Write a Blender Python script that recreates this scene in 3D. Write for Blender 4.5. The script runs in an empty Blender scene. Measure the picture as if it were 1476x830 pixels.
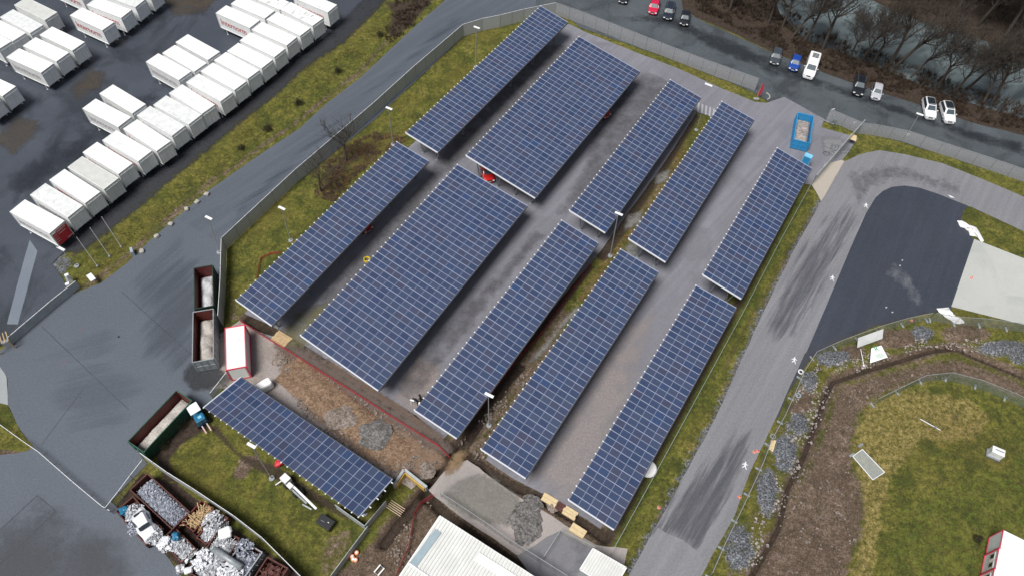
import bpy, bmesh, math, random
import numpy as np
from mathutils import Vector, Matrix, noise
from mathutils.geometry import delaunay_2d_cdt
random.seed(7)
R = math.radians
SC = 0.71
# ------------------------------------------------------------------ camera (solved from the photograph)
FPX, PIT, ROL, CH = 1080.25676, 0.96967988, 0.05161055, 118.8056664*SC
_f = Vector((0, math.cos(PIT), -math.sin(PIT))); _r = Vector((1,0,0)); _u = _r.cross(_f)
RT = _r*math.cos(ROL)+_u*math.sin(ROL); UP = -_r*math.sin(ROL)+_u*math.cos(ROL); FW = _f
CO = Vector((0,0,CH))
def G(px, py=None, z=0.0):
    """photo pixel -> world point at height z"""
    if py is None: px, py = px
    d = FW + RT*((px-738)/FPX) - UP*((py-415)/FPX)
    return CO + d*((z-CH)/d.z)
scene = bpy.context.scene
cam = bpy.data.cameras.new('camera'); camo = bpy.data.objects.new('camera', cam)
scene.collection.objects.link(camo)
camo.matrix_world = Matrix(((RT.x,UP.x,-FW.x,CO.x),(RT.y,UP.y,-FW.y,CO.y),(RT.z,UP.z,-FW.z,CO.z),(0,0,0,1)))
cam.sensor_width = 36; cam.lens = FPX/1476*36; cam.clip_end = 3000; cam.clip_start = 0.5
scene.camera = camo
COL = scene.collection
# ------------------------------------------------------------------ world and light: a wet overcast winter day
w = bpy.data.worlds.new('World'); scene.world = w; w.use_nodes = True
nt = w.node_tree; nt.nodes.clear()
sky = nt.nodes.new('ShaderNodeTexSky'); sky.sky_type = 'NISHITA'; sky.sun_disc = False
SUN_EL, SUN_AZ = R(64), R(-138)
sky.sun_elevation = SUN_EL; sky.sun_rotation = SUN_AZ; sky.air_density = 1.0; sky.dust_density = 3.0; sky.ozone_density = 1.0
hs = nt.nodes.new('ShaderNodeHueSaturation'); hs.inputs['Saturation'].default_value = 0.55
bg = nt.nodes.new('ShaderNodeBackground'); bg.inputs['Strength'].default_value = 0.055
out = nt.nodes.new('ShaderNodeOutputWorld')
nt.links.new(sky.outputs[0], hs.inputs['Color']); nt.links.new(hs.outputs[0], bg.inputs[0]); nt.links.new(bg.outputs[0], out.inputs[0])
sl = bpy.data.lights.new('sun', 'SUN'); sl.energy = 3.5; sl.angle = R(24); sl.color = (1.0, 0.97, 0.93)
so = bpy.data.objects.new('sun', sl); COL.objects.link(so)
sd = Vector((math.sin(SUN_AZ)*math.cos(SUN_EL), math.cos(SUN_AZ)*math.cos(SUN_EL), math.sin(SUN_EL)))
so.rotation_euler = (-sd).to_track_quat('-Z','Y').to_euler(); so.location = (0,0,60)
scene.view_settings.view_transform = 'Standard'; scene.view_settings.look = 'None'
scene.view_settings.exposure = 0.2; scene.view_settings.gamma = 1
scene.render.engine = 'CYCLES'
# ------------------------------------------------------------------ materials
class NT:
    def __init__(s, name):
        s.m = bpy.data.materials.new(name); s.m.use_nodes = True; s.t = s.m.node_tree
        s.b = s.t.nodes['Principled BSDF']; s.o = s.t.nodes['Material Output']; s._p = None
    def n(s, kind, **kw):
        x = s.t.nodes.new('ShaderNode'+kind)
        for k, v in kw.items():
            if hasattr(x, k): setattr(x, k, v)
            else: x.inputs[k].default_value = v
        return x
    def l(s, a, b): s.t.links.new(a, b)
    def pos(s):
        if s._p is None: s._p = s.n('NewGeometry').outputs['Position']
        return s._p
    def noise(s, scale, detail=4, rough=.6, vec=None, dist=0):
        x = s.n('TexNoise'); x.inputs['Scale'].default_value = scale; x.inputs['Detail'].default_value = detail
        x.inputs['Roughness'].default_value = rough; x.inputs['Distortion'].default_value = dist
        s.l(vec or s.pos(), x.inputs['Vector']); return x.outputs['Fac']
    def ramp(s, fac, stops):
        x = s.n('ValToRGB'); e = x.color_ramp.elements
        while len(e) < len(stops): e.new(.5)
        for i, (p, c) in enumerate(stops):
            e[i].position = p; e[i].color = (c, c, c, 1) if isinstance(c, (int, float)) else (*c, 1)
        s.l(fac, x.inputs['Fac']); return x.outputs['Color']
    def mix(s, fac, a, b, mode='MIX'):
        x = s.n('Mix', data_type='RGBA', blend_type=mode)
        for i, v in ((0, fac), (6, a), (7, b)):
            if hasattr(v, 'links'): s.l(v, x.inputs[i])
            else: x.inputs[i].default_value = v if i == 0 else (*v, 1)
        return x.outputs[2]
    def math(s, op, a, b=0.0, clamp=False):
        x = s.n('Math', operation=op, use_clamp=clamp)
        for i, v in enumerate((a, b)):
            if hasattr(v, 'links'): s.l(v, x.inputs[i])
            else: x.inputs[i].default_value = v
        return x.outputs[0]
    def bump(s, h, strength=.4, dist=.05):
        x = s.n('Bump'); x.inputs['Strength'].default_value = strength; x.inputs['Distance'].default_value = dist
        s.l(h, x.inputs['Height']); s.l(x.outputs[0], s.b.inputs['Normal'])
    def set(s, base=None, rough=None, metal=None, spec=None):
        for k, v in (('Base Color', base), ('Roughness', rough), ('Metallic', metal), ('Specular IOR Level', spec)):
            if v is None: continue
            if hasattr(v, 'links'): s.l(v, s.b.inputs[k])
            else: s.b.inputs[k].default_value = (*v, 1) if k == 'Base Color' else v
        return s.m
    def stretched(s, ang, sx, sy):
        x = s.n('Mapping'); x.vector_type = 'POINT'
        x.inputs['Rotation'].default_value = (0, 0, -ang); x.inputs['Scale'].default_value = (1, 1, 1)
        s.l(s.pos(), x.inputs['Vector'])
        y = s.n('Mapping'); y.inputs['Scale'].default_value = (sx, sy, 1); s.l(x.outputs[0], y.inputs['Vector'])
        return y.outputs[0]
def sc(c, k): return tuple(min(1, v*k) for v in c)
def simple(name, c, rough=.6, metal=0, var=.15, scale=3., spec=.5, bump=0, c2=None, detail=5):
    n = NT(name); f = n.noise(scale, detail, .65)
    col = n.ramp(f, [(.3, sc(c, 1-var)), (.7, c2 or sc(c, 1+var))])
    if bump: n.bump(n.noise(scale*6, 3), bump, .03)
    return n.set(col, rough, metal, spec)
M = {}
def ground_mat(name, c, wet=.5, patch=None, ang=None, grain=.18, big=.05, contrast=.25, rough=(.35, .75), pscale=.12, stain=.5):
    n = NT(name)
    a = n.noise(big, 5, .6); b = n.noise(.45, 8, .75, dist=.4); g = n.noise(4.5, 6, .85)
    col = n.ramp(a, [(.3, sc(c, 1-contrast)), (.72, sc(c, 1+contrast))])
    col = n.mix(n.math('MULTIPLY', .6, n.ramp(b, [(.35, 1.0), (.6, 0.0)])), col, sc(c, 1-contrast*stain*1.6))
    if patch:
        p = n.ramp(n.noise(pscale, 6, .62, dist=.8), [(.50, 0.0), (.62, 1.0)]); col = n.mix(p, col, patch)
    if ang is not None:
        s_ = n.noise(1, 5, .6, vec=n.stretched(ang, .035, .9)); k = n.ramp(s_, [(.42, 1.0), (.62, 0.0)])
        col = n.mix(n.math('MULTIPLY', k, .45), col, sc(c, .62))
    col = n.mix(grain, col, n.ramp(g, [(.38, sc(c, .25)), (.62, sc(c, 1.9))]))
    r = n.ramp(n.noise(.11, 8, .7), [(.4, rough[0]), (.6, rough[1])])
    n.bump(g, .25, .02)
    return n.set(col, r, 0, wet)
M['yard'] = ground_mat('yard_asphalt', (.058,.068,.088), .4, (.024,.028,.036), big=.07, rough=(.42,.55), pscale=.09, grain=.25)
M['entry'] = ground_mat('entry_asphalt', (.096,.112,.137), .35, contrast=.10, grain=.22, rough=(.55,.62))
M['entryroad'] = ground_mat('road_asphalt', (.098,.114,.140), .35, contrast=.12, grain=.2, ang=R(50), rough=(.5,.6))
M['north'] = ground_mat('wet_asphalt', (.082,.096,.106), .6, (.040,.045,.052), big=.12, contrast=.3, rough=(.2,.5), pscale=.16, grain=.25)
M['lot'] = ground_mat('lot_asphalt', (.210,.211,.242), .35, (.17,.170,.196), ang=R(52), big=.05, contrast=.14, rough=(.5,.7), grain=.13)
M['road'] = ground_mat('old_asphalt', (.215,.216,.236), .35, ang=R(57), big=.04, contrast=.12, grain=.17, rough=(.5,.7))
M['newasphalt'] = ground_mat('new_asphalt', (.045,.054,.074), .35, ang=R(62), contrast=.2, grain=.25, big=.05, rough=(.5,.65))
M['joint'] = ground_mat('asphalt_joint', (.045,.048,.062), .45, contrast=.2)
M['slab'] = ground_mat('concrete_slab', (.44,.45,.43), .35, (.38,.40,.38), contrast=.08, grain=.05, pscale=.15)
M['conc'] = ground_mat('concrete_patch', (.42,.38,.33), .35, contrast=.12, grain=.08)
M['greyconc'] = ground_mat('grey_concrete', (.30,.32,.33), .4, contrast=.15, grain=.08)
M['dirt'] = ground_mat('packed_dirt', (.30,.265,.25), .35, (.22,.19,.17), contrast=.2, grain=.28, rough=(.5,.9), pscale=.2)
M['paledirt'] = ground_mat('pale_gravelly_dirt', (.33,.295,.28), .35, (.25,.235,.225), contrast=.14, grain=.16, rough=(.4,.85), pscale=.14)
M['brownearth'] = ground_mat('brown_earth', (.20,.125,.078), .2, (.13,.08,.05), contrast=.3, grain=.4, rough=(.7,.95), pscale=.4)
M['puddle'] = ground_mat('puddle_water', (.25,.235,.21), .8, contrast=.15, grain=.03, rough=(.08,.2))
M['mudpuddle'] = ground_mat('muddy_water', (.27,.19,.11), .8, contrast=.15, grain=.04, rough=(.1,.25))
M['darkwet'] = ground_mat('dark_wet_patch', (.045,.05,.056), .6, contrast=.3, grain=.2, rough=(.2,.5))
M['lightpatch'] = ground_mat('light_patch', (.155,.185,.225), .5, contrast=.12, grain=.12)
M['greyconc2'] = ground_mat('damp_paving', (.17,.17,.185), .4, (.10,.10,.115), contrast=.2, grain=.15, pscale=.2)
M['mark'] = simple('road_paint', (.72,.72,.75), .6, var=.1, scale=8)
M['hatch'] = simple('faded_paint', (.36,.36,.38), .6, var=.15, scale=4)
def gravel_mat(name, c1, c2, c3):
    n = NT(name); v = n.n('TexVoronoi'); v.inputs['Scale'].default_value = 5.5; n.l(n.pos(), v.inputs['Vector'])
    h = n.n('SeparateColor'); n.l(v.outputs['Color'], h.inputs[0])
    col = n.ramp(h.outputs[0], [(.1, c1), (.5, c2), (.95, c3)])
    col = n.mix(.35, col, n.ramp(n.noise(.9, 5), [(.3, c1), (.7, c3)]))
    n.bump(v.outputs['Distance'], .8, .08); return n.set(col, .8, 0, .3)
M['gravel'] = gravel_mat('blue_grey_gravel', (.06,.064,.070), (.14,.148,.160), (.27,.285,.30))
M['browngravel2'] = gravel_mat('dark_mixed_gravel', (.055,.052,.05), (.125,.12,.118), (.25,.24,.235))
M['browngravel'] = gravel_mat('brown_gravel', (.09,.07,.055), (.19,.155,.13), (.33,.28,.25))
M['earthpile'] = gravel_mat('stony_earth', (.10,.06,.035), (.19,.12,.075), (.30,.21,.145))
M['sand'] = gravel_mat('pale_grit', (.34,.32,.29), (.44,.415,.38), (.55,.52,.49))
M['greysand'] = gravel_mat('grey_grit', (.40,.41,.43), (.5,.515,.54), (.6,.615,.64))
M['rubble'] = gravel_mat('rubble', (.15,.13,.12), (.30,.265,.25), (.46,.42,.40))
M['river'] = None
n = NT('river_water'); col = n.ramp(n.noise(.09, 6, .65, dist=1.2), [(.38, (.052,.066,.072)), (.62, (.17,.21,.22))])  # dark patches paint the woods' reflection into the water colour
n.bump(n.noise(1.6, 4), .15, .1); M['river'] = n.set(col, .16, 0, .5)
# base terrain: masks stored per vertex
n = NT('terrain_cover')
at1 = n.n('Attribute', attribute_name='cover_a'); at2 = n.n('Attribute', attribute_name='cover_b')
s1 = n.n('SeparateColor'); n.l(at1.outputs['Color'], s1.inputs[0]); s2 = n.n('SeparateColor'); n.l(at2.outputs['Color'], s2.inputs[0])
ng = n.noise(.35, 8, .72, dist=.5); nf = n.noise(1.7, 9, .8); nb = n.noise(5, 5, .85); nl = n.noise(.12, 4, .6)
GA, GB, GC = (.074,.088,.018), (.205,.185,.044), (.138,.144,.027)
grass = n.ramp(ng, [(.40, GA), (.5, GC), (.61, GB)])
grass = n.mix(n.ramp(nf, [(.40, .8), (.56, 0.0)]), grass, (.045,.048,.014))
grass = n.mix(n.math('MULTIPLY', n.ramp(nl, [(.5, 0.0), (.68, 1.0)]), .45), grass, (.155,.125,.03))
grass = n.mix(n.math('MULTIPLY', n.ramp(n.noise(1.1, 7, .8, dist=1), [(.56, 0.0), (.66, 1.0)]), .5), grass, (.085,.055,.022))
def fac(mask, spread=.9, n_=nf, lo=.42, hi=.62):
    a = n.math('ADD', mask, n.math('MULTIPLY', n.math('SUBTRACT', n_, .5), spread))
    return n.ramp(a, [(lo, 0.0), (hi, 1.0)])
lush = n.ramp(nf, [(.38, (.035,.055,.011)), (.62, (.105,.160,.025))])
straw = n.ramp(nf, [(.40, (.085,.082,.022)), (.5, (.20,.165,.050)), (.62, (.36,.285,.12))])
soil = n.ramp(n.math('ADD', n.math('MULTIPLY', nf, .6), n.math('MULTIPLY', nb, .4)), [(.36, (.070,.048,.034)), (.5, (.155,.112,.084)), (.64, (.29,.23,.185))])
soil = n.mix(n.math('MULTIPLY', n.ramp(ng, [(.45, 1.0), (.6, 0.0)]), .5), soil, (.07,.047,.033))
moss = n.ramp(nf, [(.35, (.085,.032,.018)), (.65, (.22,.10,.052))])
grv = n.ramp(nb, [(.36, (.035,.038,.045)), (.5, (.11,.118,.135)), (.66, (.30,.315,.34))])
dark = n.ramp(nf, [(.36, (.028,.021,.017)), (.64, (.075,.052,.042))])
c = n.mix(fac(s2.outputs[1]), grass, lush)
c = n.mix(fac(s2.outputs[0], 1.1, ng), c, straw)
c = n.mix(fac(s1.outputs[2], 1.1), c, moss)
nm_ = n.math('ADD', n.math('MULTIPLY', nf, .6), n.math('MULTIPLY', ng, .4)); c = n.mix(fac(s1.outputs[0], 2.6, nm_), c, soil)
nm2 = n.math('ADD', n.math('MULTIPLY', nf, .5), n.math('MULTIPLY', n.noise(.9, 8, .8, dist=.6), .5)); c = n.mix(fac(s1.outputs[1], 3.2, nm2, .40, .60), c, grv)
c = n.mix(fac(s2.outputs[2], .5), c, dark)
c = n.mix(n.math('MULTIPLY', n.ramp(n.noise(.8, 8, .8, dist=.8), [(.40, 1.0), (.52, 0.0)]), .45), c, (.045,.042,.018))
c = n.mix(.5, c, n.mix(1.0, c, n.ramp(nb, [(.38, .3), (.62, 1.8)]), 'MULTIPLY'))
hh = n.math('ADD', n.math('MULTIPLY', nf, .6), n.math('MULTIPLY', nb, .4)); n.bump(hh, 1.0, .22)
M['terrain'] = n.set(c, .9, 0, .2)
# solar cells
n = NT('solar_cells'); uv = n.n('UVMap').outputs[0]; sx = n.n('SeparateXYZ'); n.l(uv, sx.inputs[0])
cu = n.math('FLOOR', sx.outputs[0]); cv = n.math('FLOOR', sx.outputs[1]); cb = n.n('CombineXYZ'); n.l(cu, cb.inputs[0]); n.l(cv, cb.inputs[1])
wn = n.n('TexWhiteNoise', noise_dimensions='3D'); n.l(cb.outputs[0], wn.inputs['Vector'])
oi = n.n('ObjectInfo')
col = n.ramp(wn.outputs['Value'], [(0, (.012,.028,.085)), (.25, (.022,.042,.108)), (.5, (.031,.050,.112)), (.70, (.045,.062,.122)), (.86, (.042,.040,.080)), (1, (.017,.050,.145))])
big = n.ramp(n.noise(.22, 3), [(.35, 0.0), (.65, 1.0)]); col = n.mix(n.math('MULTIPLY', big, .35), col, (.044,.056,.098))
cell = n.noise(30, 1, .5); col = n.mix(.12, col, n.ramp(cell, [(.35, (.01,.02,.05)), (.7, (.08,.11,.19))]))
def line(v, k, wdt):
    f = n.math('FRACT', n.math('MULTIPLY', v, k)); d = n.math('MINIMUM', f, n.math('SUBTRACT', 1.0, f))
    return n.math('LESS_THAN', d, wdt)
fine = n.math('MAXIMUM', line(sx.outputs[0], 10, .09), line(sx.outputs[1], 6, .07))
col = n.mix(n.math('MULTIPLY', fine, .30), col, (.11,.145,.235))
edge = n.math('MAXIMUM', line(sx.outputs[0], 1, .024), line(sx.outputs[1], 1, .015))
col = n.mix(n.math('MULTIPLY', edge, .85), col, (.25,.30,.42))
n.b.inputs['Coat Weight'].default_value = .15; n.b.inputs['Coat Roughness'].default_value = .22
M['solar'] = n.set(col, .42, 0, .5)
M['rail'] = simple('galvanised_rail', (.33,.37,.48), .5, .0, .08)
M['fascia'] = simple('white_fascia', (.80,.82,.86), .4, 0, .04)
M['gutter'] = simple('shade_dark_gutter', (.06,.062,.07), .5, .2, .15)  # gutter colour darkened to deepen the shade line along the canopy edge
M['steel'] = simple('galvanised_steel', (.30,.32,.34), .45, .5, .15)
M['lampmetal'] = simple('lamp_pole_metal', (.42,.44,.45), .45, .4, .1)
M['white'] = simple('white_paint', (.80,.81,.82), .45, 0, .03, 1.0)
M['whitewall'] = simple('white_container_side', (.87,.89,.89), .5, 0, .07, .9)
M['whiteroof'] = simple('white_container_roof', (.87,.87,.88), .5, 0, .03, .8)
n = NT('stained_container_roof'); c = n.ramp(n.noise(1.3, 6, .7, dist=.6), [(.34, (.56,.59,.59)), (.6, (.75,.77,.77))]); M['dirtyroof'] = n.set(c, .55)
n = NT('dusty_container_roof'); c = n.ramp(n.noise(.8, 6, .7, dist=1), [(.3, (.62,.65,.65)), (.6, (.78,.79,.79))]); M['dustroof'] = n.set(c, .55)
M['greyroof'] = simple('grey_container_roof', (.55,.56,.54), .6, 0, .1, 1.0)
M['greywall'] = simple('faded_container_side', (.72,.74,.73), .6, 0, .08, 1.0)
M['red'] = simple('red_paint', (.60,.03,.05), .45, 0, .08)
M['redtext'] = simple('red_lettering', (.52,.09,.10), .5, 0, .1)
M['paletext'] = simple('faded_lettering', (.45,.40,.42), .5, 0, .1)
M['redtrim'] = simple('red_trim', (.62,.05,.09), .5, 0, .1)
M['rust'] = simple('rusty_red_steel', (.115,.022,.018), .6, .1, .4, 2.5)
M['rustbrown'] = simple('brown_steel', (.10,.035,.028), .7, .1, .4, 2.5)
M['green'] = simple('green_steel', (.018,.085,.055), .55, .1, .3, 2)
M['darkgreen'] = simple('dark_green_steel', (.015,.035,.025), .6, .1, .3, 2)
M['ribgrey'] = simple('pale_ribbed_steel', (.30,.33,.35), .5, .3, .25, 2)
M['blue'] = simple('blue_steel', (.03,.27,.55), .45, 0, .12, 2)
M['lightblue'] = simple('light_blue_steel', (.20,.52,.75), .45, 0, .1, 2)
M['teal'] = simple('teal_paint', (.015,.14,.26), .4, 0, .1, 2)
M['black'] = simple('black_plastic', (.014,.015,.018), .45, 0, .2, 4)
M['darkglass'] = simple('dark_glass', (.02,.028,.035), .12, 0, .1, 4, .8)
M['windscreen'] = simple('windscreen_glass', (.06,.085,.10), .34, 0, .15, 2, .35)
M['tyre'] = simple('tyre_rubber', (.015,.015,.016), .85, 0, .2, 6)
M['rim'] = simple('wheel_rim', (.35,.36,.38), .35, .7, .1)
M['lens'] = simple('headlight_lens', (.75,.78,.80), .15, 0, .05)
M['plate'] = simple('number_plate', (.80,.80,.78), .5, 0, .03)
M['wood'] = simple('fresh_timber', (.62,.49,.29), .7, 0, .15, 4)
M['planks'] = simple('weathered_planks', (.47,.34,.19), .75, 0, .3, 5)
M['slat'] = simple('timber_slats', (.52,.40,.28), .75, 0, .15, 5)
M['yellowform'] = simple('yellow_formwork', (.58,.38,.09), .6, 0, .15, 3)
M['yellow'] = simple('yellow_plastic', (.70,.52,.03), .5, 0, .1)
M['orange'] = simple('orange_plastic', (.80,.30,.14), .5, 0, .15)
M['fenceconc'] = simple('grey_panel', (.37,.40,.41), .65, 0, .15, 1.2)
M['concfoot'] = simple('concrete_foot', (.24,.27,.29), .8, 0, .2, 4)
M['bag'] = simple('white_fleece', (.80,.80,.82), .8, 0, .08, 3, bump=.5)
M['darkmud'] = simple('wet_mud', (.05,.037,.028), .55, 0, .4, 2, bump=.4)
M['bark'] = simple('dark_bark', (.075,.062,.050), .9, 0, .3, 3)
M['barkpale'] = simple('pale_bark', (.085,.070,.050), .9, 0, .3, 3)
M['twig'] = simple('dark_twigs', (.060,.048,.038), .9, 0, .3, 1)
M['scrub'] = simple('reddish_brushwood', (.062,.024,.017), .9, 0, .6, .25, c2=(.045,.034,.018))
M['bush'] = simple('dark_bush', (.030,.026,.012), .9, 0, .5, 2, c2=(.055,.050,.018))
M['heath'] = simple('purple_ground_cover', (.13,.082,.092), .9, 0, .4, .8, c2=(.14,.075,.045))
M['tuft'] = simple('grass_tuft', (.055,.075,.016), .9, 0, .4, .5, c2=(.13,.12,.035))
M['stone'] = simple('pale_stone', (.38,.36,.33), .85, 0, .2, 3)
M['scrapmetal'] = simple('bright_scrap', (.16,.18,.22), .4, .2, .5, 4, c2=(.88,.90,.94))
M['scrapgrey'] = simple('grey_scrap', (.06,.07,.10), .5, .2, .6, 4, c2=(.56,.60,.70))
M['scrapwhite'] = simple('white_scrap', (.70,.72,.76), .5, .1, .2, 3)
M['scrapwood'] = simple('scrap_wood', (.50,.36,.20), .8, 0, .2, 5)
M['scrapdark'] = simple('dark_scrap', (.06,.05,.055), .6, .2, .5, 4)
M['skin'] = simple('skin', (.45,.28,.2), .6); M['cloth'] = simple('black_clothing', (.015,.016,.02), .8)
def mesh_mat(name, c, cover, rough=.5, scale=9):
    n = NT(name); n.set(c, rough, .1)
    t = n.n('BsdfTransparent'); mx = n.n('MixShader')
    f = n.ramp(n.noise(scale, 2, .6), [(.3, max(0, cover-.12)), (.7, min(1, cover+.12))])
    n.l(f, mx.inputs[0]); n.l(t.outputs[0], mx.inputs[1]); n.l(n.b.outputs[0], mx.inputs[2]); n.l(mx.outputs[0], n.o.inputs[0]); return n.m
M['fencemesh'] = mesh_mat('welded_wire_mesh', (.50,.51,.54), .40)
M['wallmesh'] = mesh_mat('slatted_wire_mesh', (.52,.55,.56), .78)
M['thinmesh'] = mesh_mat('light_wire_mesh', (.45,.47,.46), .16)
M['greenmesh'] = mesh_mat('green_wire_mesh', (.25,.33,.27), .22)
M['grillmesh'] = mesh_mat('grille_mesh', (.55,.60,.60), .45)
M['rednet'] = mesh_mat('red_safety_netting', (.70,.06,.09), .42, .6, 4)
n = NT('corrugated_white_roof'); uvw = n.n('UVMap').outputs[0]; sp = n.n('SeparateXYZ'); n.l(uvw, sp.inputs[0])
M['corr'] = n.set(n.ramp(n.noise(.5, 6, .7), [(.3, (.58,.59,.57)), (.7, (.72,.73,.71))]), .45, 0)
M['skylight'] = simple('skylight_sheet', (.30,.38,.42), .3, 0, .1, 1); M['whitesky'] = simple('white_skylight', (.88,.88,.88), .35, 0, .02)
def paint(name, c):
    if name not in M:
        k = NT(name); k.b.inputs['Coat Weight'].default_value = .6; k.b.inputs['Coat Roughness'].default_value = .12
        M[name] = k.set(k.ramp(k.noise(3, 3), [(.3, sc(c, .92)), (.7, sc(c, 1.06))]), .35)
    return M[name]
# ------------------------------------------------------------------ mesh helpers
class MB:
    def __init__(s): s.v = []; s.f = []; s.uv = []
    def quadbox(s, c8):
        b = len(s.v); s.v += [tuple(c) for c in c8]
        s.f += [(b, b+3, b+2, b+1), (b+4, b+5, b+6, b+7), (b, b+1, b+5, b+4), (b+1, b+2, b+6, b+5), (b+2, b+3, b+7, b+6), (b+3, b, b+4, b+7)]; return s
    def box(s, c, d, rz=0, m=None):
        x, y, z = d[0]/2, d[1]/2, d[2]/2; mm = m or Matrix.Rotation(rz, 3, 'Z'); c = Vector(c)
        return s.quadbox([c+mm@Vector(p) for p in ((-x,-y,-z),(x,-y,-z),(x,y,-z),(-x,y,-z),(-x,-y,z),(x,-y,z),(x,y,z),(-x,y,z))])
    def bar(s, a, b, wd, h=None, up=Vector((0,0,1))):
        a = Vector(a); b = Vector(b); d = (b-a)
        if d.length < 1e-6: return s
        d.normalize(); sd_ = d.cross(up)
        if sd_.length < 1e-3: sd_ = d.cross(Vector((1,0,0)))
        sd_.normalize(); u2 = sd_.cross(d); h = h or wd; p = sd_*wd/2; q = u2*h/2
        return s.quadbox([a-p-q, a+p-q, b+p-q, b-p-q, a-p+q, a+p+q, b+p+q, b-p+q])
    def tube(s, a, b, r0, r1=None, n=8, cap=True):
        a = Vector(a); b = Vector(b); d = (b-a).normalized(); r1 = r0 if r1 is None else r1
        x = d.orthogonal().normalized(); y = d.cross(x); k = len(s.v)
        for P, r in ((a, r0), (b, r1)):
            for i in range(n): t = 2*math.pi*i/n; s.v.append(tuple(P+x*r*math.cos(t)+y*r*math.sin(t)))
        for i in range(n): j = (i+1) % n; s.f.append((k+i, k+j, k+n+j, k+n+i))
        if cap: s.f.append(tuple(k+n+i for i in range(n))); s.f.append(tuple(k+n-1-i for i in range(n)))
        return s
    def path(s, pts, r, n=6):
        for i in range(len(pts)-1): s.tube(pts[i], pts[i+1], r if not isinstance(r, list) else r[i], r if not isinstance(r, list) else r[i+1], n, True)
        return s
    def prism(s, pts, z0, z1):
        k = len(s.v); n_ = len(pts)
        s.v += [(p[0], p[1], z0) for p in pts]+[(p[0], p[1], z1) for p in pts]
        s.f.append(tuple(k+n_+i for i in range(n_))); s.f.append(tuple(k+n_-1-i for i in range(n_)))
        for i in range(n_): j = (i+1) % n_; s.f.append((k+i, k+j, k+n_+j, k+n_+i))
        return s
    def mesh(s, name, smooth=False, org=None):
        me = bpy.data.meshes.new(name)
        v = s.v if org is None else [(p[0]-org[0], p[1]-org[1], p[2]-org[2]) for p in s.v]
        me.from_pydata(v, [], s.f); me.update()
        if smooth: me.polygons.foreach_set('use_smooth', [True]*len(me.polygons))
        return me
def tag(o, label=None, cat=None, group=None, kind=None):
    for k, v in (('label', label), ('category', cat), ('group', group), ('kind', kind)):
        if v: o[k] = v
    return o
def link(name, mb, mat, parent=None, smooth=False, bevel=0, org=None):
    me = mb.mesh(name, smooth, org) if isinstance(mb, MB) else mb
    if mat is not None and len(me.materials) == 0: me.materials.append(mat)
    o = bpy.data.objects.new(name, me); COL.objects.link(o)
    if parent: o.parent = parent
    if bevel:
        b = o.modifiers.new('bevel', 'BEVEL'); b.width = bevel; b.segments = 2; b.limit_method = 'ANGLE'
    return o
def thing(name, label, cat, loc=(0,0,0), rz=0, group=None):
    o = bpy.data.objects.new(name, None); COL.objects.link(o); o.location = loc; o.rotation_euler = (0,0,rz); o.empty_display_size = .3
    return tag(o, label, cat, group)
def dup(root, loc, rz, label, group=None, scale=None):
    r = root.copy(); COL.objects.link(r); r.location = loc; r.rotation_euler = (0,0,rz); r['label'] = label
    if group: r['group'] = group
    if scale: r.scale = (scale,)*3
    for ch in root.children:
        c_ = ch.copy(); COL.objects.link(c_); c_.parent = r
        for g in ch.children: d = g.copy(); COL.objects.link(d); d.parent = c_
    return r
def flat(name, pts, z, mat, kind='structure', jit=0., step=.6, smooth=0, world=False, label=None, cat=None):
    P = [(p if world else G(p)) for p in pts]; P = [Vector((p[0], p[1], 0)) for p in P]
    if smooth:
        for _ in range(smooth):
            Q = []
            for i in range(len(P)): a, b = P[i], P[(i+1) % len(P)]; Q += [a*.75+b*.25, a*.25+b*.75]
            P = Q
    if jit:
        Q = []
        for i in range(len(P)):
            a, b = P[i], P[(i+1) % len(P)]; k = max(1, min(400, int((b-a).length/step)))
            for j in range(k):
                p = a.lerp(b, j/k); nv = noise.noise_vector(p*.9)+noise.noise_vector(p*.3)*1.2
                Q.append(p+Vector((nv.x, nv.y, 0))*jit)
        P = Q
    vo, eo, fo, *_r = delaunay_2d_cdt([p.to_2d() for p in P], [], [list(range(len(P)))], 1, 1e-5)
    me = bpy.data.meshes.new(name); me.from_pydata([(v.x, v.y, z) for v in vo], [], [list(f) for f in fo]); me.update()
    if len(me.polygons) and me.polygons[0].normal.z < 0: me.flip_normals()
    o = link(name, me, mat)
    return tag(o, kind=kind) if kind else tag(o, label, cat)
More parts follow.
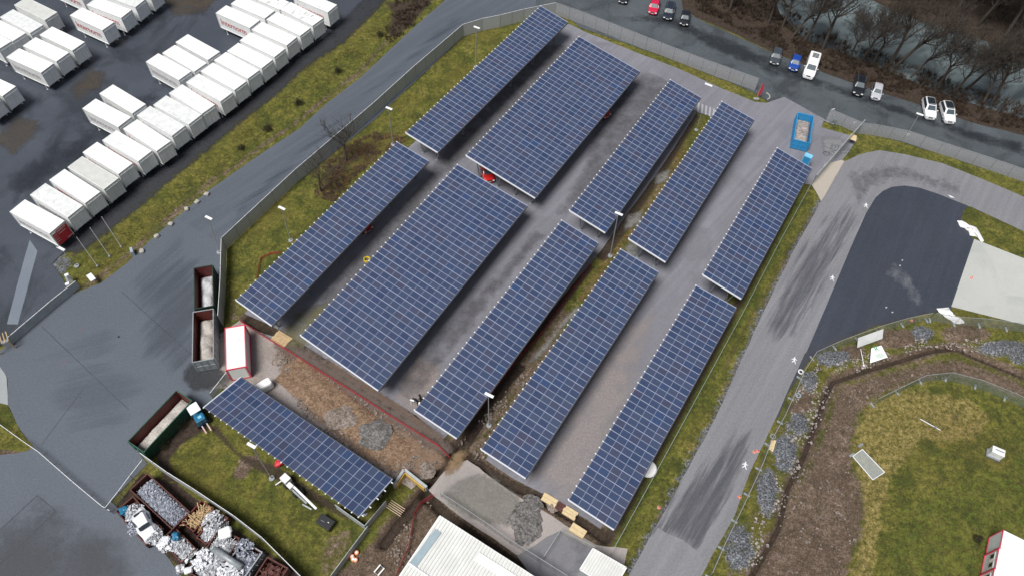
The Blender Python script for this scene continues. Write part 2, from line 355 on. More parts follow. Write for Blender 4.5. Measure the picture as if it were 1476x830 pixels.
def soft(name, poly, z, col, soft_px=8, amt=1.0, nscale=1.2, thr=(.40,.62), ang=None, rough=.6, base=.0):
    W = [G(p) for p in poly]; pad = .1; x0, x1 = min(p.x for p in W)-pad, max(p.x for p in W)+pad; y0, y1 = min(p.y for p in W)-pad, max(p.y for p in W)+pad
    st = max(.4, (x1-x0)/90, (y1-y0)/90); nx2, ny2 = int((x1-x0)/st)+2, int((y1-y0)/st)+2
    gx, gy = np.meshgrid(np.linspace(x0, x1, nx2), np.linspace(y0, y1, ny2)); gx, gy = gx.ravel(), gy.ravel()
    ww = (gx-CO.x)*FW.x+(gy-CO.y)*FW.y-CH*FW.z; uu = 738+FPX*((gx-CO.x)*RT.x+(gy-CO.y)*RT.y-CH*RT.z)/ww; vv_ = 415-FPX*((gx-CO.x)*UP.x+(gy-CO.y)*UP.y-CH*UP.z)/ww
    a_ = np.clip(sdist(poly, uu, vv_)/soft_px, 0, 1)
    keep = a_ > 0; me = bpy.data.meshes.new(name); fs = []
    for j in range(ny2-1):
        for i in range(nx2-1):
            k = j*nx2+i
            if keep[k] or keep[k+1] or keep[k+nx2] or keep[k+nx2+1]: fs.append((k, k+1, k+nx2+1, k+nx2))
    me.from_pydata([(gx[i], gy[i], z) for i in range(len(gx))], [], fs); ca = me.color_attributes.new('cover_a', 'FLOAT_COLOR', 'POINT')
    ca.data.foreach_set('color', np.stack([a_, a_, a_, np.ones_like(a_)], 1).astype(np.float32).ravel())
    n = NT(name); at = n.n('Attribute', attribute_name='cover_a'); nz = n.noise(nscale if ang is None else 1, 8, .72, vec=None if ang is None else n.stretched(ang, nscale*.07, nscale))
    if isinstance(col, tuple): col = n.ramp(n.noise(3.5, 7, .8), [(.36, sc(col, .78)), (.64, sc(col, 1.22))])
    n.set(col, rough)
    k = n.math('ADD', n.math('MULTIPLY', at.outputs['Fac'], .75), n.math('MULTIPLY', n.math('SUBTRACT', nz, .5), 2.3 if ang is None else 3.2))
    lo = (thr[0]-.40)*1.6+.12; k = n.ramp(k, [(max(0, lo), base), (min(1, lo+.75), 1.0)]); k = n.math('MULTIPLY', n.math('MULTIPLY', k, n.math('MULTIPLY', at.outputs['Fac'], 2.5, True)), amt)
    t = n.n('BsdfTransparent'); mx = n.n('MixShader'); n.l(k, mx.inputs[0]); n.l(t.outputs[0], mx.inputs[1]); n.l(n.b.outputs[0], mx.inputs[2]); n.l(mx.outputs[0], n.o.inputs[0])
    return tag(link(name, me, n.m), kind='structure')
def rectpx(c4, z):
    a, b, c_, d = [G(p, z=z) for p in c4]; ctr = (a+b+c_+d)/4; ax = ((b-a)+(c_-d))/2; ay = ((d-a)+(c_-b))/2
    return Vector((ctr.x, ctr.y, 0)), math.atan2(ay.y, ay.x), ay.length, ax.length   # long axis a->d
# ------------------------------------------------------------------ terrain
def frange(a, b, s): return list(np.arange(a, b+1e-6, s))
xs = frange(-600, -130, 60)+frange(-120, -108, 4)+frange(-105, 112, .35)+frange(115, 135, 4)+frange(150, 600, 60)
ys = frange(-300, -20, 40)+frange(-10, 8, 4)+frange(10, 140, .35)+frange(142, 170, 4)+frange(185, 900, 60)
X, Y = np.meshgrid(np.array(xs), np.array(ys)); nx_, ny_ = len(xs), len(ys); X = X.ravel(); Y = Y.ravel()
dx, dy, dz = X-CO.x, Y-CO.y, -CH
w_ = dx*FW.x+dy*FW.y+dz*FW.z; U = 738+FPX*(dx*RT.x+dy*RT.y+dz*RT.z)/w_; V = 415-FPX*(dx*UP.x+dy*UP.y+dz*UP.z)/w_
ok = w_ > 5; U = np.where(ok, U, -1e4); V = np.where(ok, V, 1e4)
def sdist(poly, A=U, B=V):
    n_ = len(poly); d2 = np.full(A.shape, 1e18); ins = np.zeros(A.shape, bool)
    for i in range(n_):
        (x0, y0), (x1, y1) = poly[i], poly[(i+1) % n_]; ex, ey = x1-x0, y1-y0
        t = np.clip(((A-x0)*ex+(B-y0)*ey)/(ex*ex+ey*ey+1e-9), 0, 1); d2 = np.minimum(d2, (A-x0-t*ex)**2+(B-y0-t*ey)**2)
        c1 = (y0 > B) != (y1 > B)
        with np.errstate(divide='ignore', invalid='ignore'): xi = x0+(B-y0)*ex/(ey if ey else 1e-9)
        ins ^= c1 & (A < xi)
    return np.where(ins, 1, -1)*np.sqrt(d2)
def ldist(line):
    d2 = np.full(U.shape, 1e18)
    L_ = [G(p) for p in line]
    for i in range(len(L_)-1):
        x0, y0, x1, y1 = L_[i].x, L_[i].y, L_[i+1].x, L_[i+1].y; ex, ey = x1-x0, y1-y0
        t = np.clip(((X-x0)*ex+(Y-y0)*ey)/(ex*ex+ey*ey+1e-9), 0, 1); d2 = np.minimum(d2, (X-x0-t*ex)**2+(Y-y0-t*ey)**2)
    return np.sqrt(d2)
def reg(poly, soft=3, val=1.): return np.clip(.5+sdist(poly)/(2*soft), 0, 1)*val
Z = np.zeros_like(X); Am = np.zeros((4, len(X))); Bm = np.zeros((4, len(X)))   # A: soil, gravel, moss ; B: straw, lush, dark
def put(arr, i, m): arr[i] = np.maximum(arr[i], m)
def wipe(m, keep=()):
    for a in (Am, Bm):
        for i in range(3): a[i] *= (1-m)
# river
river = [(1100,-60),(1128,10),(1165,48),(1215,66),(1262,84),(1320,108),(1390,136),(1476,160),(1700,230),(1700,120),(1476,66),(1400,40),(1310,14),(1262,-10),(1230,-60)]
sr = sdist(river); Z -= 2.4*np.clip((sr+10)/16, 0, 1); 
put(Bm, 2, np.clip(.5+(sdist([(985,20),(1012,30),(1062,52),(1110,75),(1200,112),(1290,145),(1340,157),(1400,180),(1476,198),(1760,280),(1760,-300),(900,-300),(960,-40)])/8), 0, 1)*.80)
put(Am, 2, reg([(1100,60),(1200,100),(1290,130),(1400,165),(1500,195),(1500,170),(1400,140),(1290,105),(1200,70),(1120,30)], 6, .55))
put(Am, 2, reg([(490,190),(560,195),(590,225),(480,300),(450,270)], 14, .35))
TR = [([(359,458),(394,478),(418,494),(465,521),(560,582),(593,602),(632,638),(661,648)], .75, 1.1),
      ([(661,648),(677,656),(705,676),(736,695),(777,713),(800,727),(840,751),(872,772)], .6, 1.0),
      ([(657,650),(636,680),(614,707),(596,728),(572,756),(553,782)], .6, 1.1),
      ([(616,712),(640,736),(666,758),(735,805),(777,832),(830,870)], .65, 1.2),
      ([(1086,830),(1125,760),(1139,700),(1162,655),(1180,606),(1192,570),(1203,548),(1255,530),(1300,517),(1345,503),(1378,500),(1425,520),(1476,541),(1560,580)], .26, 1.0),
      ([(752,528),(735,545),(712,580),(690,612),(672,640)], .5, .5)]
for ln, wd, dp in TR:
    d = ldist(ln); Z -= dp*np.clip((wd+.25-d)/.35, 0, 1); put(Bm, 2, np.clip((wd+.2-d)/.3, 0, 1)*.85); put(Am, 0, np.clip((wd+1.5-d)/1.4, 0, 1)*.75)
# right construction field
put(Am, 0, reg([(1060,860),(1100,790),(1140,725),(1165,670),(1190,610),(1205,560),(1262,540),(1345,520),(1385,515),(1476,552),(1560,590),(1520,600),(1476,575),(1400,548),(1350,545),(1300,555),(1255,575),(1238,600),(1226,640),(1228,668),(1240,695),(1248,735),(1240,775),(1222,820),(1215,860)], 14, .95))
put(Bm, 0, reg([(1225,640),(1240,580),(1330,555),(1400,570),(1430,600),(1400,640),(1330,640),(1290,690),(1275,740),(1262,860),(1215,860),(1238,760),(1235,690)], 12, .72))
put(Am, 2, reg([(1330,560),(1476,600),(1476,700),(1390,690),(1300,650)], 30, .40))
put(Bm, 1, reg([(1290,720),(1476,640),(1600,620),(1600,900),(1255,900)], 20, .45))
put(Am, 2, reg([(1310,660),(1420,640),(1476,700),(1440,760),(1330,740)], 25, .33))
for q in [(1378,600,18),(1340,652,12),(1298,665,6),(1440,665,18),(1392,690,10),(1392,777,10),(1310,770,12)]:
    put(Bm, 2, np.clip(1.1-np.hypot(U-q[0], (V-q[1])*1.3)/q[2], 0, 1)*.55)
for q in [(1168,549,11,13,0),(1160,578,12,15,1),(1150,612,14,16,0),(1132,652,15,26,0),(1106,708,14,30,0),(1066,790,18,30,0),(1148,590,10,10,1),(1202,516,22,10,0),(1228,508,18,10,1),(1295,488,32,13,1),(1329,480,14,10,0),(1392,480,30,12,1),(1446,501,35,10,0),(1476,512,20,12,0)]:
    a_ = np.hypot((U-q[0])/q[2], (V-q[1])/q[3]); put(Am, 1 if q[4] == 0 else 0, np.clip(1.5-a_*.9, 0, .78)); Z += .35*np.clip(1-a_*a_, 0, 1)
put(Am, 0, reg([(1118,600),(1150,545),(1168,540),(1195,600),(1160,680),(1120,745),(1075,840),(1040,860),(1050,800),(1095,700)], 5, .42))
# left grass strip
edge = [(556,60),(520,103),(470,140),(430,175),(385,205),(345,235),(300,265),(255,303),(215,340),(180,372),(140,402),(110,420)]
put(Am, 0, np.clip((1.4-ldist(edge))/1.2, 0, 1)*.55); put(Bm, 0, np.clip((2.2-ldist(edge))/2.0, 0, 1)*.35)
put(Bm, 1, reg([(505,90),(560,40),(565,60),(500,125),(430,185),(330,245),(260,300),(255,285),(330,225),(430,150)], 10, .42))
put(Bm, 2, reg([(545,0),(640,-10),(600,35),(570,62),(552,50),(560,20)], 8, .62))
put(Am, 1, reg([(60,372),(85,350),(105,380),(92,400),(70,392)], 5, .6)); put(Bm, 2, reg([(80,365),(215,330),(300,260),(310,240),(215,318),(150,362),(95,362)], 4, .5))
# west lawn
put(Am, 2, reg([(440,285),(480,215),(540,180),(600,175),(590,215),(540,245),(500,290),(455,300)], 16, .45)); put(Bm, 2, reg([(455,260),(490,210),(545,195),(575,205),(520,240),(480,285),(455,285)], 14, .50))
put(Am, 0, reg([(325,400),(345,430),(350,460),(326,470)], 6, .5))
# front lawn
put(Am, 0, reg([(330,690),(345,660),(375,650),(372,668),(350,693)], 4, .7)); put(Am, 0, reg([(455,800),(470,770),(515,750),(522,770),(478,830),(455,830)], 8, .48))
put(Bm, 2, reg([(222,655),(205,640),(262,590),(296,600),(300,618),(262,640),(244,662),(262,700),(235,690)], 5, .85)); put(Bm, 2, reg([(345,650),(310,605),(300,620),(350,668),(500,752),(510,740),(400,668)], 3, .6))
put(Bm, 0, reg([(470,780),(500,760),(512,770),(480,810)], 8, .3))
# median between the two eastern carport rows
put(Am, 2, reg([(985,188),(955,235),(900,320),(860,375),(820,440),(850,440),(900,370),(955,290),(1000,220)], 8, .48)); put(Am, 0, reg([(800,430),(760,500),(700,590),(655,655),(700,670),(760,580),(800,505),(830,450)], 7, .62))
put(Bm, 2, reg([(860,385),(800,462),(745,530),(690,612),(664,645),(650,635),(700,570),(780,460),(850,375)], 4, .62))
put(Bm, 2, np.clip((1.6-ldist([(1000,168),(960,235),(900,325),(868,370)]))/1.0, 0, 1)*.62); put(Am, 0, np.clip((2.2-ldist([(1015,170),(950,270),(890,370),(820,450)]))/2.0, 0, 1)*.42)
# east verge with a ditch
dt = ldist([(1176,300),(1130,375),(1100,430),(1060,500),(1045,530)]); Z -= .5*np.clip(1-dt/1.2, 0, 1); put(Bm, 2, np.clip((1.4-dt)/1.2, 0, 1)*.48)
put(Bm, 1, np.clip((2.2-ldist([(1150,290),(1080,430),(985,600),(880,790)]))/1.6, 0, 1)*.5); put(Bm, 2, np.clip((2.0-ldist([(1140,290),(1068,430),(975,600),(868,790)]))/1.6, 0, 1)*.60)
put(Bm, 0, np.clip((1.5-ldist([(1165,300),(1120,385),(1040,560),(960,715)]))/1.4, 0, 1)*.45); put(Am, 0, np.clip((.9-ldist([(1183,290),(1141,368),(1100,450),(1032,600),(970,715),(912,819)]))/.8, 0, 1)*.6)
put(Am, 1, np.clip((1.5-ldist([(1183,290),(1141,368),(1100,450),(1032,600),(970,715),(912,819)]))/1.4, 0, 1)*.6)
# south work site
put(Am, 0, reg([(350,455),(372,478),(400,500),(560,600),(640,655),(600,705),(560,760),(470,840),(560,850),(600,800),(640,745),(790,840),(850,840),(870,790),(795,722),(700,660),(655,640),(520,560),(400,470),(352,446)], 5, .9))
put(Bm, 1, reg([(540,745),(470,840),(510,840),(585,735),(610,715),(600,700),(580,705)], 5, .42))
put(Am, 0, reg([(545,790),(560,760),(585,735),(600,730),(610,760),(570,840),(520,840)], 5, .9))
put(Am, 0, reg([(0,640),(30,650),(60,668),(40,700),(0,730),(-60,760),(-60,600)], 5, .75))
put(Bm, 2, reg([(160,735),(205,680),(260,700),(310,740),(380,790),(440,830),(430,860),(300,860),(240,800)], 3, .9))
und = np.clip(1-np.abs(Z)*2, 0, 1)
Z += und*(.05*np.sin(X*.31+np.sin(Y*.23)*2)*np.sin(Y*.27+1)-.055)
fv = np.stack([X, Y, Z], 1).astype(np.float32)
ii, jj = np.meshgrid(np.arange(nx_-1), np.arange(ny_-1)); a0 = (jj*nx_+ii).ravel(); fc = np.stack([a0, a0+1, a0+nx_+1, a0+nx_], 1).astype(np.int32)
me = bpy.data.meshes.new('ground'); me.vertices.add(len(fv)); me.vertices.foreach_set('co', fv.ravel()); me.loops.add(fc.size); me.polygons.add(len(fc))
me.loops.foreach_set('vertex_index', fc.ravel()); me.polygons.foreach_set('loop_start', np.arange(0, fc.size, 4, dtype=np.int32)); me.polygons.foreach_set('use_smooth', np.ones(len(fc), bool))
me.update(calc_edges=True)
for nm, a in (('cover_a', Am), ('cover_b', Bm)):
    ca = me.color_attributes.new(nm, 'FLOAT_COLOR', 'POINT'); a[3] = 1; ca.data.foreach_set('color', a.T.astype(np.float32).ravel())
tag(link('ground', me, M['terrain']), kind='structure')
flat('river', [(1080,-90),(1040,-260),(1500,-260),(1900,60),(1900,330),(1700,260),(1476,190),(1390,160),(1260,110),(1160,75),(1100,40)], -1.55, M['river'])
# ------------------------------------------------------------------ hard surfaces (each ~4 mm above the one below)
flat('yard', [(-500,-160),(575,-40),(548,4),(500,48),(440,88),(400,124),(350,162),(300,204),(250,243),(205,285),(160,318),(120,347),(90,366),(76,380),(84,392),(94,410),(100,424),(30,478),(0,498),(-60,545),(-500,800)], .006, M['yard'], jit=.12)
flat('entrance_road', [(690,-60),(640,2),(600,37),(560,74),(520,112),(470,150),(430,187),(385,216),(345,244),(300,275),(255,313),(215,348),(182,380),(145,408),(104,424),(16,492),(-8,512),(0,530),(11,543),(12,583),(25,612),(45,640),(30,652),(0,655),(-90,690),(-200,880),(-300,1150),(340,1150),(270,840),(240,800),(160,722),(212,668),(200,652),(262,592),(300,585),(318,556),(318,352),(430,262),(541,172),(600,116),(667,54),(722,34),(760,22),(810,20),(940,-60)], .010, M['entry'], jit=.04)
flat('road', [(700,-90),(644,2),(604,38),(560,78),(520,116),(470,154),(430,191),(345,250),(300,280),(258,316),(318,352),(430,262),(541,172),(600,116),(667,54),(722,34),(760,22),(800,20),(960,-60)], .014, M['entryroad'], jit=.03)
flat('north_road', [(760,-90),(775,22),(812,20),(835,40),(980,90),(1088,134),(1105,146),(1190,176),(1300,205),(1476,262),(1800,370),(1800,290),(1476,196),(1400,177),(1335,155),(1290,141),(1200,110),(1110,75),(1060,52),(1010,30),(985,15),(960,-90)], .018, M['north'], jit=.12)
flat('parking_lot', [(352,452),(592,210),(795,33),(822,36),(840,45),(924,79),(975,98),(1045,130),(1088,147),(1105,149),(1130,140),(1188,172),(1184,184),(1226,196),(1237,200),(1221,222),(1213,232),(1170,267),(1150,264),(1020,470),(866,762),(845,748),(795,717),(740,690),(700,662),(880,395),(914,356),(1030,172),(1022,167),(1004,163),(960,232),(866,362),(640,632),(600,598),(560,574),(465,514),(400,473)], .022, M['lot'], jit=.05)
flat('road_apron', [(1170,267),(1189,237),(1213,231),(1224,236),(1184,291)], .024, M['conc'], jit=.03)
flat('main_road', [(1184,290),(1217,233),(1239,223),(1268,217),(1305,223),(1359,236),(1412,257),(1476,284),(1600,340),(1600,395),(1476,334),(1398,298),(1300,290),(1240,350),(1162,508),(1119,600),(1080,683),(1058,744),(1019,814),(985,880),(880,880),(911,819),(970,715),(1032,600),(1100,450),(1141,367)], .028, M['road'], jit=.05)
flat('new_road_surface', [(1262,285),(1272,276),(1285,270),(1304,268),(1325,271),(1352,280),(1395,297),(1388,306),(1384,320),(1394,334),(1404,345),(1371,441),(1330,448),(1260,465),(1200,488),(1162,509),(1225,360),(1248,308)], .034, M['newasphalt'], jit=.02)
flat('asphalt_joint', [(1119,600),(1160,509),(1200,488),(1260,465),(1330,448),(1371,441),(1372,446),(1330,453),(1262,470),(1203,494),(1168,516),(1133,572),(1120,606)], .038, M['joint'], jit=.03)
flat('side_verge', [(1388,306),(1400,300),(1476,334),(1600,390),(1600,430),(1476,373),(1404,346),(1394,334),(1384,320)], .036, M['terrain'], jit=.04)
flat('concrete_slab', [(1404,345),(1476,373),(1600,425),(1600,520),(1476,468),(1371,442)], .042, M['slab'])
flat('work_yard', [(372,478),(392,492),(410,506),(470,545),(560,606),(630,650),(634,662),(610,690),(594,705),(570,690),(520,680),(470,660),(395,600),(360,560),(345,545),(330,560),(306,560),(318,480),(345,462)], .012, M['dirt'], jit=.12)
flat('work_yard_floor', [(672,662),(690,674),(735,708),(790,740),(860,785),(905,790),(890,860),(840,870),(780,822),(735,792),(660,742),(628,716),(618,706),(640,680)], .012, M['paledirt'], jit=.1)
flat('brown_earth_bed', [(412,505),(470,545),(560,606),(628,650),(600,690),(560,672),(500,640),(455,600),(425,560),(410,530)], .018, M['brownearth'], jit=.3, smooth=1)
soft('puddle', [(655,690),(700,675),(735,700),(755,715),(745,762),(705,760),(655,742),(630,712)], .018, (.215,.205,.185), 14, .9, .5, (.36,.6), rough=.3)
soft('muddy_puddle', [(652,650),(672,642),(678,655),(664,678),(645,690),(636,678)], .017, (.24,.165,.095), 8, .9, .8, (.34,.6), rough=.3)
flat('paved_corner', [(745,800),(805,765),(858,792),(890,860),(800,880)], .020, M['greyconc2'], jit=.1)
flat('muddy_ditch_water', [(752,548),(742,552),(720,585),(704,612),(712,616),(735,582),(752,558)], -.30, M['mudpuddle'], jit=.1)
for k_, q in enumerate([[(822,452),(826,460),(806,478),(792,500),(776,512),(770,510),(790,488),(806,466)],[(905,312),(925,306),(922,322),(902,330)],[(946,252),(965,246),(960,262),(946,266)],[(925,350),(905,352),(902,368),(915,372)]]):
    soft('wet_and_dark_patch', [(x_*1.0+(x_-sum(p[0] for p in q)/len(q))*.5, y_+(y_-sum(p[1] for p in q)/len(q))*.5) for x_, y_ in q], .026+.004*k_, (.22,.215,.205), 6, .85, 1.0, (.36,.6), rough=.35)
soft('dark_asphalt_patch', [(262,528),(285,512),(312,522),(338,545),(305,566),(278,566),(262,550)], .019, (.036,.038,.042), 9, .92, .5, (.34,.6), rough=.4)
flat('light_strip', [(43,346),(54,362),(26,467),(10,467),(28,398)], .012, M['lightpatch'], jit=.03)
flat('concrete_edge', [(-30,520),(0,528),(10,543),(12,583),(0,580),(-40,600)], .020, M['greyconc'], jit=.05)
flat('grass_corner', [(-60,600),(0,584),(12,586),(26,614),(48,644),(38,650),(0,646),(-60,650)], .026, M['terrain'], jit=.12)
flat('gravel_shoulder', [(372,478),(394,492),(470,540),(560,598),(600,625),(596,612),(560,590),(465,527),(396,485)], .004, M['gravel'], jit=.1)
flat('lot_south_shoulder', [(480,520),(560,572),(640,630),(634,636),(556,582),(470,526)], .016, M['brownearth'], jit=.12)
for ps in ([(52.7,713.6),(80,736),(80.8,735),(53,712.4)], [(52.7,713.6),(0,763),(-40,800),(-40,801.5),(0,764.5),(53.5,714.5)], [(80,736),(40,775),(0,812),(0,813),(40,776),(80.8,736.8)]):
    flat('pavement_joint', ps, .022, M['joint'])
flat('road_bottom_surface', [(1020,813),(1006,795),(985,778),(960,768),(948,760),(900,850),(990,870)], .036, M['road'], jit=.03)
soft('tyre_stains', [(930,770),(960,712),(1010,660),(1060,610),(1100,610),(1075,690),(1045,745),(1018,812),(985,800)], .034, (.085,.090,.105), 30, .75, 1.3, (.44,.60), R(57))
soft('tyre_stains', [(1090,470),(1140,370),(1180,310),(1225,285),(1245,310),(1215,380),(1180,450),(1150,490),(1115,500)], .0345, (.085,.09,.11), 26, .62, 1.3, (.46,.62), R(57))
soft('tyre_stains', [(1210,245),(1290,228),(1390,262),(1392,292),(1300,266),(1262,275),(1235,310)], .0335, (.11,.115,.13), 16, .5, .9, (.50,.62))
soft('warm_silt', [(745,700),(800,600),(880,480),(960,420),(930,540),(870,700),(830,745),(795,725)], .026, (.36,.315,.30), 36, .5, .35, (.30,.62))
soft('warm_silt', [(560,575),(600,500),(640,520),(640,600),(610,612)], .026, (.34,.28,.25), 16, .5, .4, (.32,.6))
soft('wet_and_dark_patch', [(560,560),(640,460),(720,380),(770,320),(800,335),(745,400),(690,470),(620,560),(590,590)], .027, (.075,.073,.082), 14, .5, .45, (.50,.60))
soft('wet_and_dark_patch', [(740,60),(815,60),(830,80),(720,190),(640,260),(560,370),(470,470),(430,480),(480,400),(600,270)], .0265, (.10,.098,.10), 10, .5, .5, (.42,.62))  # darker strip along the aisle between the first two carport rows
soft('wet_and_dark_patch', [(880,110),(935,95),(1000,130),(960,170),(850,300),(780,330),(830,250)], .0275, (.085,.085,.095), 16, .5, .4, (.46,.62))  # darker strip along the aisle right of the far double-width carport
soft('moss_film', [(395,480),(430,440),(480,430),(470,470),(440,510),(410,505)], .028, (.16,.15,.07), 12, .6, .8, (.40,.6))
soft('gravelly_edge', [(560,0),(548,14),(500,62),(440,102),(400,140),(350,178),(300,220),(250,260),(205,300),(160,335),(110,372),(70,350),(120,320),(170,285),(250,222),(330,160),(400,100),(470,50),(540,-20)], .010, (.030,.032,.038), 7, .95, 1.1, (.30,.55))
for a_, b_ in (((175,420),(330,560)),((60,470),(185,590)),((120,560),(60,640))):
    A2_, B2_ = G(a_), G(b_); d2 = (B2_-A2_).normalized(); q2 = Vector((-d2.y, d2.x, 0))*.035; flat('asphalt_seam', [A2_-q2, B2_-q2, B2_+q2, A2_+q2], .0205, M['joint'], world=True, jit=.03)
soft('damp_patch', [(180,400),(260,330),(330,400),(300,500),(270,560),(200,520)], .0152, (.070,.085,.108), 50, .5, .35, (.42,.6), R(60)); soft('damp_patch', [(40,520),(160,450),(220,560),(180,640),(90,640)], .0154, (.105,.125,.155), 50, .4, .3, (.42,.6), R(20))
soft('tyre_wear', [(330,300),(560,100),(650,20),(690,20),(600,90),(430,240),(340,330)], .0170, (.065,.080,.105), 18, .5, .8, (.44,.6), R(44))
soft('brown_stain', [(95,130),(125,95),(160,100),(150,130),(110,150)], .011, (.075,.060,.045), 12, .7, .7, (.38,.6)); soft('brown_stain', [(-20,200),(20,165),(62,170),(60,195),(20,230)], .0112, (.070,.058,.045), 12, .7, .7, (.38,.6)); soft('brown_stain', [(220,-10),(330,-10),(300,20),(250,30)], .0114, (.070,.055,.04), 10, .8, .7, (.38,.6))
soft('damp_patch', [(0,250),(120,170),(200,130),(250,60),(330,60),(300,90),(180,200),(60,290),(10,310)], .0116, (.026,.030,.040), 30, .7, .25, (.45,.6), rough=.4)
soft('damp_patch', [(-40,760),(60,700),(180,770),(260,860),(-60,900)], .0145, (.055,.058,.066), 60, .55, .2, (.36,.6), rough=.5)
soft('damp_patch', [(850,25),(960,40),(1060,90),(1180,130),(1300,170),(1476,230),(1476,205),(1380,180),(1200,118),(1080,66),(960,18)], .0225, (.030,.034,.040), 10, .8, .3, (.40,.6), rough=.3)
soft('pale_gravel', [(1180,195),(1215,196),(1228,214),(1208,232),(1185,222)], .0285, (.22,.225,.235), 8, .9, 1.2, (.30,.55))
soft('dust_trail', [(1268,395),(1290,370),(1320,400),(1340,440),(1320,446),(1295,420)], .0365, (.22,.23,.26), 14, .6, .6, (.50,.64))
soft('earth_bed_edge', [(395,505),(420,490),(500,540),(640,640),(650,670),(600,700),(520,665),(440,600),(400,550)], .019, M['earthpile'].node_tree and (.20,.13,.085), 14, .9, .9, (.36,.52))
soft('muddy_fringe', [(400,470),(560,570),(640,625),(660,650),(640,660),(540,600),(390,500)], .0255, (.13,.10,.085), 5, .8, .8, (.38,.55))
# hatched bay, bars and walking-figure markings
for k in range(5):
    a = (1006+k*5.5, 148+k*2.2); flat('road_marking', [(a[0], a[1]), (a[0]+2.4, a[1]+1), (a[0]+1.2, a[1]+14), (a[0]-1.2, a[1]+13)], .030, M['hatch'])
flat('road_marking', [(1016.5,119.5),(1027,123.5),(1026.2,126),(1015.8,122)], .030, M['mark'])
def figure(px, rz):
    c_ = G(px); m_ = Matrix.Rotation(rz, 3, 'Z'); s_ = .72
    shp = [(-.1,.25),(-.45,.05),(-.5,.15),(-.12,.45),(-.06,.55),(-.12,.68),(-.02,.8),(.1,.76),(.13,.64),(.07,.54),(.2,.45),(.5,.25),(.46,.16),(.17,.28),(.15,.0),(.42,-.55),(.3,-.6),(.0,-.12),(-.3,-.5),(-.4,-.42),(-.12,.0)]
    flat('road_marking', [c_+m_@Vector((x*s_, y*s_, 0)) for x, y in shp], .044, M['mark'], world=True)
for px in [(1248,297),(1199.5,401.5),(1144.5,519.5),(1073.5,671)]: figure(px, R(-18))
flat('road_marking', [(1366,281),(1373,284),(1376,286),(1370,285)], .046, M['mark'])
for p in [(1300,375),(1297,383),(1286,450),(1278,443)]: flat('spilled_grit', [(p[0]-1.3,p[1]-.7),(p[0]+1,p[1]-1),(p[0]+1.2,p[1]+.5),(p[0]-.6,p[1]+1)], .046, M['slab'], jit=.1)
flat('manhole_cover', [(x_, y_) for x_, y_ in [(169,485),(171,483.5),(173.5,485),(171.5,487)]], .020, M['black'])
for p in [(117,475),(92,521)]: flat('manhole_cover', [G(p)+Vector((.36*math.cos(t), .36*math.sin(t), 0)) for t in np.arange(0, 6.28, .5)], .020, simple('manhole', (.10,.10,.12), .6), world=True)
